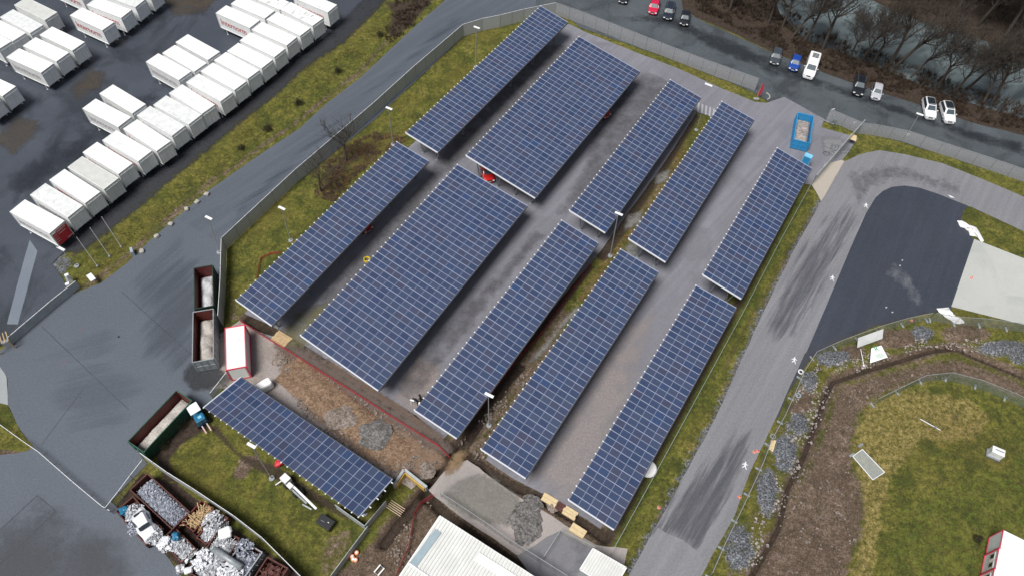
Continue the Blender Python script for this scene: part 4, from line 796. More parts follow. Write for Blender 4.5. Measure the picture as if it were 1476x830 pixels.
for k in range(9): m.bar((-l/2+.3+k*(l-.6)/8, -w2/2-.01, .3), (-l/2+.3+k*(l-.6)/8, -w2/2-.01, 2.5), .04)
link('side_ribs', m, M['whitewall'], t_); link('door', MB().box((l/2+.0, 0, 1.35), (.06, w2-.4, 2.2)), M['whitewall'], t_)
dirL = (G((1500,789), z=2.9)-G((1447,763), z=2.9)).normalized()
E0, E1, E2_, E3 = (1447,763), (1440.7,789.4), (1433.7,818.6), (1427,850)
for k, (a, b) in enumerate(((E0,E1),(E1,E2_),(E2_,E3))):
    A_, B_ = G(a, z=2.9), G(b, z=2.9); A2_, B2_ = A_+dirL*6.06, B_+dirL*6.06; c_ = (A_+B_+A2_+B2_)/4; c_.z = 0; w2 = (B_-A_).length; rz = math.atan2(dirL.y, dirL.x); l = 6.06
    t_ = thing('office_cabin', ['white office cabin with red edges, the rearmost of three, blank grey side panel', 'white office cabin with red edges and two windows, middle of the three side by side', 'white office cabin with red edges at the bottom corner, nearest of the three'][k], 'cabin', c_, rz, 'office cabins side by side')
    link('wall', MB().box((0,0,1.47), (l-.06, w2-.06, 2.75)), M['whitewall'], t_); link('roof', MB().box((0,0,2.9), (l-.12, w2-.12, .06)), M['whiteroof'], t_)
    m = MB()
    for sx_ in (-1,1):
        for sy in (-1,1): m.bar((sx_*l/2, sy*(w2/2-.06), .05), (sx_*l/2, sy*(w2/2-.06), 2.93), .14)
        m.bar((sx_*l/2, -w2/2+.06, 2.87), (sx_*l/2, w2/2-.06, 2.87), .07); m.bar((sx_*l/2, -w2/2+.06, .1), (sx_*l/2, w2/2-.06, .1), .12)
    link('frame', m, M['redtrim'], t_)
    if k:
        for yy in (-.55, .5): f_ = link('window', MB().box((-l/2, yy, 1.8), (.06,.85,1.05)), M['white'], t_); link('pane', MB().box((-l/2-.02, yy+.03, 1.85), (.05,.5,.7)), M['darkglass'], f_)
    else: m = MB(); [m.bar((-l/2-.01, -w2/2+.2+q*.2, .2), (-l/2-.01, -w2/2+.2+q*.2, 2.75), .03) for q in range(int(w2/.2))]; link('side_ribs', m, M['dustroof'], t_)
# corrugated roofs
def corrugated(name, label, cs, z, wallm='fenceconc', pitch=.36, ext=0):
    A_, B_, C_, D_ = [G(p, z=z) for p in cs]   # A->B ribs repeat, A->D rib direction
    base = (A_+B_+C_+D_)/4; base.z = 0; t_ = thing(name, label, 'building', base)
    w3 = (B_-A_).length; nn = int(w3/pitch); m = MB(); dz = Vector((0,0,.1))
    prof = [(0,0),(.25,0),(.38,1),(.72,1),(.85,0)]
    cols = []
    for i in range(nn):
        for a, h_ in prof: cols.append(((i+a)/nn, h_))
    cols.append((1,0))
    for t2, h_ in cols: m.v.append(tuple(A_.lerp(B_, t2)+dz*h_)); m.v.append(tuple(D_.lerp(C_, t2)+dz*h_))
    for i in range(len(cols)-1): m.f.append((2*i, 2*i+1, 2*i+3, 2*i+2))
    link('roof', m, M['corr'], t_, org=base)
    m = MB(); ins = [p.lerp((A_+B_+C_+D_)/4, .03) for p in (A_, B_, C_, D_)]
    m.quadbox([Vector((p.x,p.y,0)) for p in ins]+[Vector((p.x,p.y,z-.08)) for p in ins]); link('wall', m, M[wallm], t_, org=base)
    m = MB()
    for a, b in ((A_,B_),(B_,C_),(C_,D_),(D_,A_)): m.bar(a+Vector((0,0,-.06)), b+Vector((0,0,-.06)), .12, .22)
    link('eaves_trim', m, M['white'], t_, org=base)
    return t_, base, (A_, B_, C_, D_)
t_, base, Q = corrugated('warehouse', 'white corrugated warehouse roof at the bottom edge beside the red netting', [(634,743),(800,850),(735,960),(550,868)], 5.0)
def strip(nm, q, z, mat, th=.06):
    m = MB(); P_ = [G(p, z=z) for p in q]; m.quadbox([p-Vector((0,0,th)) for p in P_]+P_); return link(nm, m, M[mat], t_, org=base)
strip('skylight', [(627.5,761.5),(636,767),(599,818),(589.5,811.5)], 5.17, 'skylight'); strip('skylight', [(691.5,796),(765,842),(757,853),(683.5,806.5)], 5.2, 'whitesky'); strip('roof_ridge', [(587,811),(588.5,809),(622,832),(620,834.5)], 5.22, 'white')
corrugated('shed', 'small shed with white ribbed roof at the end of the right-hand fence', [(854.6,789.9),(903,817.5),(884,850),(835.8,820)], 2.8, pitch=.3)
# ------------------------------------------------------------------ fences
def fence(name, label, pts, h, mat, cat='fence', post=2.5, postm='steel', rail=None, group=None, feet=False, pr=.04, basez=0., toprail=True, thick=.02):
    P_ = [G(p) for p in pts]; base = P_[0].copy(); base.z = 0; t_ = thing(name, label, cat, base, 0, group); Zb = Vector((0,0,basez+.03)); Zt = Vector((0,0,h))
    segs = []
    for i in range(len(P_)-1):
        k = max(1, round((P_[i+1]-P_[i]).length/post)) if post else 1
        for j in range(k): segs.append((P_[i].lerp(P_[i+1], j/k), P_[i].lerp(P_[i+1], (j+1)/k)))
    for i, (a, b) in enumerate(segs[:100]):
        d_ = (b-a).normalized(); s_ = Vector((-d_.y, d_.x, 0))*thick/2
        m = MB().quadbox([a-s_+Zb, b-s_+Zb, b+s_+Zb, a+s_+Zb, a-s_+Zt, b-s_+Zt, b+s_+Zt, a+s_+Zt]); link('mesh_panel', m, M[mat], t_, org=base)
        if toprail: m = MB().bar(a+Zt, b+Zt, .05); link('top_rail', m, M[rail or postm], t_, org=base)
    ends = [s[0] for s in segs]+[segs[-1][1]]
    for e in ends[:100]:
        link('post', MB().tube(e, e+Zt+Vector((0,0,.06)), pr, pr, 6), M[postm], t_, org=base)
        if feet: i = min(ends.index(e), len(segs)-1); d_ = (segs[i][1]-segs[i][0]).normalized(); link('foot', MB().box(e+Vector((0,0,.07)), (.78,.24,.14), math.atan2(d_.y, d_.x)+R(90)), M['concfoot'], t_, org=base, bevel=.02)
    return t_
fence('boundary_fence', 'tall grey slatted boundary fence curving round the west lawn', [(322,470),(325,420),(326.5,359.5),(430,262),(541,166),(600,112),(667.7,53.5),(695,45),(720.7,39.8),(754.5,31.3),(800,22)], 2.55, 'wallmesh', post=2.6, rail='fascia')
fence('boundary_fence', 'tall grey mesh fence between the north road and the lot, ending at the red banner', [(800,22),(840,36),(930,72),(1010,103),(1088,131)], 2.55, 'fencemesh', post=2.6, rail='lampmetal')
fence('boundary_fence', 'grey mesh fence from the gate towards the right edge along the wet road', [(1190,173),(1236,193),(1260,196),(1300,204),(1350,221),(1400,237),(1476,263),(1600,305)], 2.3, 'fencemesh', post=2.6, rail='lampmetal')
fence('sliding_gate', 'grey sliding gate standing edge-on next to the blue skip', [(1170,266),(1196,236),(1222,206),(1240,186)], 2.0, 'wallmesh', 'gate', post=1.8, rail='lampmetal', pr=.06, thick=.12)
fence('wire_fence', 'thin pale wire fence running along the right side of the last carport row', [(1168,268),(1120,356),(1070,452),(989,601),(935,700),(879,801)], 1.5, 'thinmesh', post=2.6, rail='lampmetal', pr=.025)
fence('lawn_fence', 'grey mesh fence sagging between the scrap skips and the front lawn', [(212,663),(250,690),(285,712),(312,730),(345,752),(385,783),(440,838),(470,870)], 2.3, 'wallmesh', post=2.5, rail='fascia', thick=.05)
fence('panel_fence', 'greenish grey solid fence at the right end of the front lawn', [(486,733),(528,763),(556,730),(558,728)], 1.5, 'fenceconc', post=2.4, thick=.08, rail='fenceconc')
fence('panel_fence', 'greenish grey fence running down from the lawn corner to the bottom edge', [(532,764),(505,800),(480,834),(460,862)], 1.5, 'fenceconc', post=2.4, thick=.08, rail='fenceconc')
fence('yard_gate', 'long low grey sliding gate across the container yard entrance', [(116,414),(80,443),(45,473),(18,496)], 1.5, 'fenceconc', 'gate', post=2.2, rail='fascia', thick=.10)
fence('rail_fence', 'white railing crossing the plaza at the lower left', [(-20,600),(0,612),(40,641),(62,656),(110,698),(152,733),(164,740)], 1.1, 'thinmesh', post=2.3, rail='fascia', pr=.03)
fence('site_gate', 'light mesh gate at the scrap area entrance', [(160,738),(178,715),(195,692),(212,670)], 1.6, 'thinmesh', 'gate', post=2.2, rail='fascia', postm='lampmetal')
fence('site_fence', 'mobile mesh fence on concrete feet along the right side of the pale road', [(1021,831),(1039,790),(1058,751),(1076,713),(1093,676),(1106,641),(1124,609),(1139.5,575),(1152,545),(1170,517),(1202.7,502),(1235,490),(1266,479),(1300,469),(1335,462)], 1.9, 'thinmesh', post=50, feet=True, postm='lampmetal', pr=.025)
fence('site_fence', 'mobile mesh fence on concrete feet below the pale concrete slab', [(1340,462),(1374.5,467.6),(1411,469.8),(1450,475),(1492,481),(1540,490)], 1.9, 'thinmesh', post=50, feet=True, postm='lampmetal', pr=.025)
fence('site_fence', 'mobile mesh fence with green tint curving across the grass field', [(1257,584),(1292.5,566.3),(1326,550.4),(1362.4,546.8),(1405.3,557.7),(1447.5,574.6),(1490,594)], 1.9, 'greenmesh', post=50, feet=True, postm='lampmetal', pr=.025)
fence('site_fence', 'grey mesh fence along the trench above the warehouse roof', [(636,716),(658,730),(700,758),(735,783),(775,808),(816,834)], 1.5, 'thinmesh', post=2.6, feet=False, rail='lampmetal', pr=.03)
fence('site_fence', 'light mesh fence enclosing the small paved corner by the shed', [(783,806),(807,768),(857,793)], 1.3, 'thinmesh', post=3.2, rail='lampmetal', pr=.03)
fence('mesh_barrier', 'short grey mesh panel beside the site container and crosswise carport', [(308,575),(322,557),(335,540)], 1.6, 'grillmesh', post=2.2, rail='fascia')
def net(label, pts, h=.9): return fence('safety_netting', label, pts, h, 'rednet', 'netting', post=2.2, postm='red', toprail=False, pr=.02)
net('red safety netting along the trench above the brown earth bed', [(347,464),(380,485),(412,504),(465,538),(520,572),(560,598),(605,626),(632,643),(648,660)], .55)
net('red safety netting strung down past the warehouse corner', [(624,716),(608,726),(598,742),(594,765),(590,790),(571,832)], 1.0)
net('thin red netting beside the median along the near third carport row', [(852,382),(815,432),(781,480),(736,530),(686,598)], .45)
net('loose orange-red netting lying in the west lawn', [(404,365),(390,367),(376,374),(371,402)], .45)
# ------------------------------------------------------------------ lamps, poles, signs
def lamp(label, head, base):
    g = G(base); best = (1e9, 8)
    for z in np.arange(4, 12, .05):
        p = G(head, z=z); d_ = (Vector((p.x, p.y))-Vector((g.x, g.y))).length
        if d_ < best[0]: best = (d_, z)
    z = best[1]; t_ = thing('street_lamp', label, 'street lamp', (g.x, g.y, 0), 0, 'street lamps')
    p = G(head, z=z)-Vector((g.x, g.y, 0)); p.z = z
    link('pole', MB().tube((0,0,.1), p*.985, .075, .05, 8), M['lampmetal'], t_); link('base', MB().tube((0,0,0), (0,0,.14), .36, .33, 14), M['greyconc'], t_)
    a = math.atan2(RT.y, RT.x)-R(28); mm = Matrix.Rotation(a, 3, 'Z')
    m = MB().box(p+mm@Vector((.1,0,.02)), (1.1,.34,.12), m=mm); link('lamp_head', m, M['white'], t_, bevel=.03)
    link('arm', MB().bar(p+mm@Vector((-.3,0,-.06)), p+mm@Vector((.3,0,-.06)), .08), M['lampmetal'], t_); return t_
for l_, h_, b_ in [('street lamp on the west lawn beside the furthest narrow carport',(686.5,40),(685.8,97)),('street lamp on the lawn below the bend of the boundary fence near the bare trees',(560,156.5),(566.5,209)),('street lamp on the lawn in front of the near western carport',(405.4,300),(419.3,347)),
 ('leaning-looking street lamp on the front lawn before the crosswise carport',(361.5,641),(392,689)),('street lamp in the muddy median between the two near carports',(704,568.5),(704.7,613)),('street lamp in the grassy median at the gap between carports',(891,308),(879.5,369)),
 ('street lamp standing by the fence and the parked white cars',(1325,165),(1308,194)),('street lamp against the outside of the boundary fence above the two skips',(300,314),(316,364)),
 ('street lamp at the corner of the grass strip next to the flagpoles',(88,358.5),(111,383.5))]: lamp(l_, h_, b_)
g = G((1003.5,188)); t_ = thing('post', 'thin green post on a round foot at the top end of the grass median', 'post', g); link('pole', MB().tube((0,0,0), (0,0,3.4), .05), M['lampmetal'], t_); link('base', MB().tube((0,0,0), (0,0,.12), .32), M['greyconc'], t_)
fp = None
for i, (h_, b_) in enumerate([((111.3,341.7),(140.4,383.4)),((129,329),(158,369.5)),((145.5,313.9),(174.6,355.6))]):
    g = G(b_); zz = min((((Vector(G(h_, z=z)[:2])-Vector(g[:2])).length, z) for z in np.arange(3, 12, .1)))[1]
    t_ = thing('flagpole', ['left', 'middle', 'right'][i]+' one of the three bare white flagpoles on the grass corner', 'flagpole', g, 0, 'bare flagpoles on the grass corner')
    link('pole', MB().tube((0,0,0), (0,0,zz), .05, .03, 8), M['white'], t_); link('base', MB().tube((0,0,0), (0,0,.12), .18, .15, 10), M['concfoot'], t_)
def board(name, label, cs, z0, th, mat, cat, lift=0., group=None, up=.06):
    c_, rz, l, w2 = rectpx(cs, z0+th); t_ = tag(link(name, MB().box((0,0,z0+th/2), (l, w2, th)), M[mat], None, bevel=min(.02, th/4)), label, cat, group); t_.location = c_; t_.rotation_euler = (0,0,rz); return t_, l, w2, rz
board('sign_board', 'white square board standing at the tip of the grass strip', [(124,397),(131,393),(138,401),(131,406)], 1.0, .12, 'dustroof', 'sign')
for k, p in enumerate([(124,397),(131,404)]): pass
board('cable_box', 'small pale blue utility box on the grass strip beside the road', [(186,357),(190,356),(192,363),(188,364)], 0, .9, 'skylight', 'utility box')
for i, p in enumerate([(298.6,281),(284.7,292.4),(269.5,302.5),(246.8,324),(226.5,341.7),(205,363)]): lumpy('boundary_stone', '%s pale boulder along the grass strip road edge, counting from above' % ORD[i], 'boulder', p, 0, (.75,.6,.45), 'stone', i*3.1, i, .25, 3)['group'] = 'boulders along the grass strip'
# portal at left end of the yard gate
g = G((10,500)); t_ = thing('gate_portal', 'rusty pale gate portal frame at the left end of the yard gate', 'gate portal', g, R(35)); 
for a in (-.9, .9):
    for b in (-.7, .7): link('post', MB().bar((a,b,0), (a,b,1.9), .12), M['planks'], t_)
m = MB(); [m.bar((-.95+q*.38,-.75,1.9), (-.95+q*.38,.75,1.9), .10) for q in range(6)]; link('top_grille', m, M['planks'], t_); link('drive_box', MB().box((.3,0,.6), (.7,.5,1.2)), M['fenceconc'], t_, bevel=.02)
g = G((104,412)); t_ = thing('gate_pillar', 'paired white gate pillars at the right end of the yard gate', 'gate pillar', g, R(35))
for a in (-.75, .75): link('pillar', MB().box((a*.2, a, .8), (.5,.4,1.6)), M['white'], t_, bevel=.03)
link('guide_frame', MB().box((0,0,1.5), (.25,1.6,.12)), M['ribgrey'], t_)
# red banner
g = G((1090,143)); t_ = thing('beach_flag', 'tall red banner flag at the end of the mesh fence', 'banner', g, 0)
link('pole', MB().tube((0,0,0), (.05,0,3.3), .035, .02, 8), M['orange'], t_); m = MB(); m.prism([(0,0),(.55,.1),(.62,1.4),(.35,2.4),(0,2.55)], -.012, .012)
o = link('banner_cloth', m, M['redtrim'], t_); o.rotation_euler = (R(90), 0, R(15)); o.location = (.04, 0, .7); link('base', MB().box((0,0,.05), (.9,.5,.1)), M['greyconc'], t_)
m = MB(); [m.box((.95*math.cos(a), .95*math.sin(a), .06), (.42,.16,.12), a+R(90)) for a in np.arange(-.9, 1.0, .42)]; o = link('curb_stones', m, M['stone'], None); o.location = G((1101,139)); tag(o, 'curved white kerb stones at the tip of the north verge', 'kerb')
# ------------------------------------------------------------------ cars
def make_car(label, kind, col, black_roof=False, grp='parked cars'):
    t_ = thing('parked_car', label, 'car', (0,0,0), 0, grp); pm = paint('paint_'+col[0].replace(' ', '_'), col[1]); van = kind == 'van'
    L2 = {'hatch':2.0,'estate':2.3,'suv':2.3,'van':2.75,'small':1.85}[kind]; W2 = {'hatch':.88,'estate':.90,'suv':.95,'van':1.0,'small':.84}[kind]; H = {'hatch':1.45,'estate':1.48,'suv':1.72,'van':2.15,'small':1.5}[kind]
    hood = .62*H if not van else 1.15; bl = .64*H if not van else 1.3
    # x: +front ; stations (x, halfwidth, ztop, top halfwidth)
    if van: st = [(-1,.90,.75,.80),(-.985,.97,1.95,.86),(-.9,1,H,.88),(.1,1,H,.88),(.38,1,H-.08,.86),(.62,1,1.35,.86),(.8,.98,1.15,.82),(.95,.9,.95,.74),(1,.78,.6,.66)]
    elif kind == 'estate': st = [(-1,.86,.7,.76),(-.96,.95,1.0,.78),(-.86,.98,H-.1,.74),(-.6,1,H,.76),(.1,1,H,.76),(.22,1,H-.06,.74),(.46,1,hood+.06,.82),(.75,.97,hood-.06,.80),(.93,.88,hood-.18,.72),(1,.74,.5,.62)]
    else: st = [(-1,.86,.7,.74),(-.95,.95,1.0,.76),(-.80,.98,H-.12,.72),(-.55,1,H,.75),(.02,1,H,.75),(.16,1,H-.06,.73),(.44,1,hood+.08,.82),(.72,.97,hood-.04,.80),(.92,.88,hood-.17,.72),(1,.74,.5,.62)]
    m = MB(); K = 10
    for (x_, wf, zt, tf) in st:
        z0 = .28; x_ *= L2; wd = W2*wf; tw = W2*tf*wf; low = min(bl, zt*.92)
        half = [(wd*.9, z0), (wd, z0+.18), (wd*1.0, z0+(low-z0)*.6), (wd*.97, low), (tw+(wd*.97-tw)*.08, zt-(zt-low)*.1 if zt > low+.1 else zt-.02)]
        pts = half+[(tw*.8, zt)]; ring = pts+[(-a, b) for a, b in reversed(pts)]
        m.v += [(x_, a, b) for a, b in ring]
    n2 = 12
    for i in range(len(st)-1):
        for j in range(n2): jj2 = (j+1) % n2; m.f.append((i*n2+j, i*n2+jj2, (i+1)*n2+jj2, (i+1)*n2+j))
    m.f.append(tuple(range(n2))[::-1]); m.f.append(tuple((len(st)-1)*n2+j for j in range(n2))); link('body', m, pm, t_, smooth=False, bevel=.035)
    def pt(x_, y_, up_=.0):   # point on roof surface
        x_ /= L2
        for i in range(len(st)-1):
            if st[i][0] <= x_ <= st[i+1][0]:
                f_ = (x_-st[i][0])/(st[i+1][0]-st[i][0]+1e-9); zt = st[i][2]+(st[i+1][2]-st[i][2])*f_; tw = (st[i][3]+(st[i+1][3]-st[i][3])*f_)*W2; return Vector((x_*L2, y_*tw*.86, zt+up_))
        return Vector((x_*L2, y_*W2*.7, H))
    def patch(nm, x0, x1, w0, w1, mat, up_=.025):
        m = MB(); nn = 4; 
        for i in range(nn+1): f_ = i/nn; x_ = x0+(x1-x0)*f_; ww = w0+(w1-w0)*f_; m.v.append(tuple(pt(x_, -ww, up_))); m.v.append(tuple(pt(x_, ww, up_)))
        for i in range(nn): m.f.append((2*i, 2*i+2, 2*i+3, 2*i+1))
        return link(nm, m, mat, t_)
    fx = (.40, .615) if van else (.17, .435) if kind != 'estate' else (.235, .455)
    patch('windscreen', fx[0]*L2, fx[1]*L2, .9, 1.02, M['windscreen'])
    rx = (-.978, -.915) if van else (-.94, -.82) if kind != 'estate' else (-.95, -.88); patch('rear_window', rx[0]*L2, rx[1]*L2, .85, .85, M['darkglass'])
    for s_ in (-1, 1):
        m = MB(); xa, xb = (.15, .5) if van else (-.78, .36); zl2 = bl+.03; zu = H-.16
        wm = (W2*.975, W2*.79) if not van else (W2*.985, W2*.9); slope = lambda zz: wm[0]+(wm[1]-wm[0])*(zz-bl)/(H-bl)
        q = [(xa*L2, zl2), (xb*L2, zl2), ((xb-.2 if not van else xb-.1)*L2, zu), ((xa+.06)*L2, zu)]
        m.v = [(a, s_*(slope(b)+.02), b) for a, b in q]+[(a, s_*(slope(b)-.03), b) for a, b in q]; m.f = [(0,1,2,3),(4,5,6,7)[::-1],(0,1,5,4),(1,2,6,5),(2,3,7,6),(3,0,4,7)]; link('side_window', m, M['darkglass'], t_)
        link('mirror', MB().box((.36*L2, s_*(W2+.1), bl+.02), (.14,.2,.14)), pm, t_, bevel=.02); link('headlight', MB().box((.955*L2, s_*W2*.68, hood-.28), (.2,.34,.12), s_*R(-16)), M['lens'], t_, bevel=.02)
        for x_ in (-.62, .64):
            wv = link('wheel', MB().tube((x_*L2, s_*(W2-.2), .33), (x_*L2, s_*(W2+.015), .33), .33, .33, 16), M['tyre'], t_); link('rim', MB().tube((x_*L2, s_*(W2-.01), .33), (x_*L2, s_*(W2+.03), .33), .2, .18, 12), M['rim'], wv)
    link('number_plate', MB().box((L2+.01, 0, .52), (.04,.5,.12)), M['plate'], t_); link('grille', MB().box((.985*L2, 0, .66 if not van else .8), (.09, .7, .16)), M['black'], t_)
    if black_roof: patch('roof_panel', -.74*L2, .10*L2, .95, .95, M['darkglass'], .02)
    if van:
        for q in range(4): link('roof_panel', MB().box((-1.9+q*.33, .05, H+.03), (.2,1.05,.03)), M['darkglass'], t_)
    if kind in ('estate','suv'):
        for s_ in (-1, 1): link('roof_rail', MB().bar((-.6*L2, s_*W2*.66, H+.05), (.02*L2, s_*W2*.66, H+.05), .045), M['rim'], t_)
    return t_
def place_car(c_, front_px, rear_px):
    a, b = G(front_px, z=.3), G(rear_px, z=.3); d_ = (a-b); d_.z = 0; d_.normalize(); L2 = max(v[0] for ch in c_.children if ch.name.startswith('body') for v in ch.data.vertices.values().__iter__() and [vv.co for vv in ch.data.vertices])
    p = a-d_*L2; c_.location = (p.x, p.y, .018); c_.rotation_euler = (0,0,math.atan2(d_.y, d_.x))
blk, red_, blu, wht, slv = ('black',(.012,.014,.020)), ('red',(.55,.012,.06)), ('blue',(.012,.06,.32)), ('white',(.82,.83,.85)), ('silver',(.45,.46,.50)); dbl = ('dark blue',(.016,.022,.038)); slt = ('slate grey',(.05,.06,.075)); sred = ('bright red',(.60,.02,.02))
for args, fpx, rpx in [
 (('black car cut by the top edge above the red one','hatch',blk),(897,6),(902,-20)),
 (('bright red hatchback at the top edge of the wet parking strip','hatch',red_),(940,21.5),(949,-12)),
 (('dark estate car directly right of the red hatchback','estate',dbl),(961.5,29.5),(970,-4)),
 (('black car at the right end of the top parked group','small',blk),(985,38),(991,9)),
 (('dark grey car standing left of the blue one','hatch',slt),(1115,94),(1123,66)),
 (('blue hatchback between the grey car and the white van','small',blu),(1142,103),(1151,76)),
 (('large white van with dark roof panels parked by the scrub','van',wht),(1163.5,114),(1176,74)),
 (('black off-road car with roof rails left of the silver one','suv',blk),(1235,139),(1240,110)),
 (('small silver car right of the black off-road car','small',slv),(1260.5,145),(1266,117)),
 (('white car with black glass roof, left of the right-hand pair','suv',wht,True),(1340,173),(1335,145)),
 (('white car with black roof and bars, rightmost of the parked row','suv',wht,True),(1368,179),(1360,152)),
 (('bright red car parked under the near edge of the far double-width carport','hatch',sred,False,'cars under the carports'),(706,264),(697,232)),
 (('bright red car nose showing beyond the right edge of the far double-width carport','hatch',sred,False,'cars under the carports'),(876,170),(858,156)),
 (('bright red car nose showing at the edge of the near western carport','hatch',sred,False,'cars under the carports'),(533,334),(514,321))]:
    c_ = make_car(*args); L2 = {'hatch':2.0,'estate':2.3,'suv':2.3,'van':2.75,'small':1.85}[args[1]]
    a, b = G(fpx, z=.3), G(rpx, z=.3); d_ = a-b; d_.z = 0; d_.normalize(); p = a-d_*L2; c_.location = (p.x, p.y, .02); c_.rotation_euler = (0,0,math.atan2(d_.y, d_.x))
# ------------------------------------------------------------------ machines and small site objects
g = G((290,604)); t_ = thing('telehandler', 'small blue and white wheeled loader with two pink forks by the crosswise carport', 'loader', g, math.atan2(-.75,.66))
link('chassis', MB().box((-.1,0,.55), (2.3,1.2,.5)), M['teal'], t_, bevel=.05); link('cab_roof', MB().box((-.55,0,2.1), (1.35,1.3,.16)), M['white'], t_, bevel=.08)
for a in (-1.1,.0):
    for b in (-.5,.5): link('cab_post', MB().bar((a,b,.8), (a,b,2.05), .07), M['black'], t_)
link('engine_cover', MB().box((.65,0,1.25), (1.0,1.15,.9)), M['teal'], t_, bevel=.12); link('intake_panel', MB().box((.65,.05,1.72), (.35,.4,.04)), M['lightblue'], t_)
for b in (-.3,.3): link('fork', MB().box((1.75,b,.5), (1.2,.13,.07)), simple('pink_steel', (.65,.45,.47), .5), t_)
for a in (-.85,.75):
    for b in (-.68,.68): link('wheel', MB().tube((a,b-.14,.38), (a,b+.14,.38), .38, .38, 14), M['tyre'], t_)
g = G((414,697)); t_ = thing('boom_lift', 'white trailer boom lift with a long folded arm beside the front lawn lamp', 'boom lift', g, math.atan2(-.62,.78)+R(2))
link('turret', MB().box((0,.15,1.2), (1.0,.85,.9)), M['white'], t_, bevel=.05); link('undercarriage', MB().box((.9,.1,.45), (3.2,.9,.25)), M['black'], t_); link('outrigger', MB().bar((-.4,-.2,.8), (-.9,-.9,.05), .12), M['white'], t_)
link('boom', MB().bar((.8,.1,1.45), (5.2,.0,1.25), .24, .24), M['white'], t_); link('boom', MB().bar((1.0,-.22,1.1), (3.8,-.24,1.0), .18, .18), M['ribgrey'], t_); link('basket', MB().box((1.1,-.1,1.5), (.7,.55,.5)), M['dustroof'], t_, bevel=.03); link('cylinder', MB().tube((3.4,-.55,.7), (4.6,-.3,.7), .1), M['ribgrey'], t_)
for a in (.2,1.8):
    for b in (-.4,.6): link('wheel', MB().tube((a,b-.09,.3), (a,b+.09,.3), .3, .3, 12), M['tyre'], t_)
lumpy('red_tarp', 'crumpled red cover lying under the front edge of the crosswise carport', 'cover', (402,668), .1, (.9,.7,.5), 'red', 11, .5, .3)
g = G((471,755)); t_ = thing('storage_box', 'black lidded storage box standing alone on the front lawn', 'box', g, R(-28)); link('body', MB().box((0,0,.42), (1.75,1.1,.8)), M['black'], t_, bevel=.04); link('lid', MB().box((0,0,.88), (1.82,1.18,.12)), M['black'], t_, bevel=.03); link('latch', MB().box((.35,.1,.95), (.16,.08,.05)), M['white'], t_); link('handle', MB().box((-.3,-.1,.95), (.5,.05,.04)), M['rim'], t_)
for i, (px, l_) in enumerate([((514.5,796.5),'upper right'),((508,802),'left'),((513,807),'lower right'),((509.5,806),'lower left')]):
    g = G(px); t_ = thing('marker_ball', l_+' one of four orange and white round markers beside the greenish fence', 'marker', g, 0, 'orange and white round markers'); link('body', MB().tube((0,0,0), (0,0,.32), .27, .24, 14), M['orange'], t_, bevel=.04); link('cap', MB().tube((0,0,.33), (0,0,.37), .15, .12, 12), M['white'], t_)
g = G((547,822)); t_ = thing('sawhorse', 'small white frame lying on the brown ground near the round markers', 'frame', g, R(55))
for b in (-.28,.28): link('side_bar', MB().bar((-.5,b,.25), (.5,b,.25), .14), M['white'], t_)
for a in (-.45,.45): link('cross_bar', MB().bar((a,-.3,.2), (a,.3,.2), .07), M['steel'], t_)
def plankstack(name, label, cs, z0, th, mat, nb, cat='timber'):
    c_, rz, l, w2 = rectpx(cs, z0+th); t_ = thing(name, label, cat, c_, rz)
    for k in range(nb): link('plank', MB().box((random.uniform(-.06,.06), -w2/2+(k+.5)*w2/nb, z0+th/2+random.uniform(-.01,.02)), (l*random.uniform(.94,1), w2/nb*(.45 if mat == 'slat' else 1)-.03, th)), M[mat], t_)
    return t_
plankstack('plank_bridge', 'weathered plank platform bridging the trench at the end of the western carport', [(389,488.7),(401.7,475.4),(422.4,487.4),(408.3,501.4)], .03, .08, 'planks', 6, 'planks')
plankstack('timber_board', 'pale timber sheets over the trench, left one near the last carport row', [(779.4,719.5),(785.3,708.6),(804.7,720.4),(799.6,731.3)], .05, .18, 'wood', 2)
plankstack('timber_board', 'pale timber stack over the trench directly below the last carport row', [(809,739),(815.7,726.3),(834,739),(827.5,749)], .05, .25, 'wood', 3)
plankstack('timber_board', 'two pale timber beams lying on the yard in front of the last carport row', [(819.9,762.5),(825.8,752.4),(846.9,764.2),(839.3,776.9)], .03, .3, 'wood', 2)
plankstack('timber_board', 'dark purple boards between the two pale timber stacks', [(800.5,731.5),(805,721),(816,727.5),(810,739)], .04, .14, 'rustbrown', 4)
t_ = plankstack('slatted_pallet', 'open timber slat frame lying over the excavation by the greenish fence', [(555.6,730.7),(564.8,719.4),(586.4,732.7),(576,745)], .12, .06, 'slat', 5, 'pallet')
for k, (a, b) in enumerate((((572,703),(584.3,684)),((584.3,684),(613,707)))):
    A_, B_ = G(a), G(b); c_ = (A_+B_)/2; d_ = B_-A_; t_ = thing('formwork_wall', ['short grey wall with yellow formwork, left leg of the corner excavation','longer grey wall with yellow formwork, right leg of the corner excavation'][k], 'formwork', c_, math.atan2(d_.y, d_.x))
    link('concrete_wall', MB().box((0,.18,.6), (d_.length+.3,.3,1.2)), M['fenceconc'], t_); link('formwork', MB().box((0,-.04,.35), (d_.length-.1,.10,1.1)), M['yellowform'], t_)
g = G((384,560)); t_ = thing('water_tank', 'white rounded tank showing behind the crosswise carport', 'tank', g, R(40)); link('body', MB().box((0,0,.8), (1.9,1.1,1.5)), M['whiteroof'], t_, bevel=.3); link('lid', MB().tube((0.3,0,1.5), (0.3,0,1.62), .22), M['greywall'], t_)
g = G((933,676)); t_ = thing('white_drum', 'white round cover half hidden under the right edge of the last carport row', 'cover', g, 0); link('cover', MB().tube((0,0,.25), (0,0,.55), 1.15, .95, 24), M['whiteroof'], t_, bevel=.08); link('base', MB().tube((0,0,0), (0,0,.25), .8, .8, 16), M['steel'], t_)
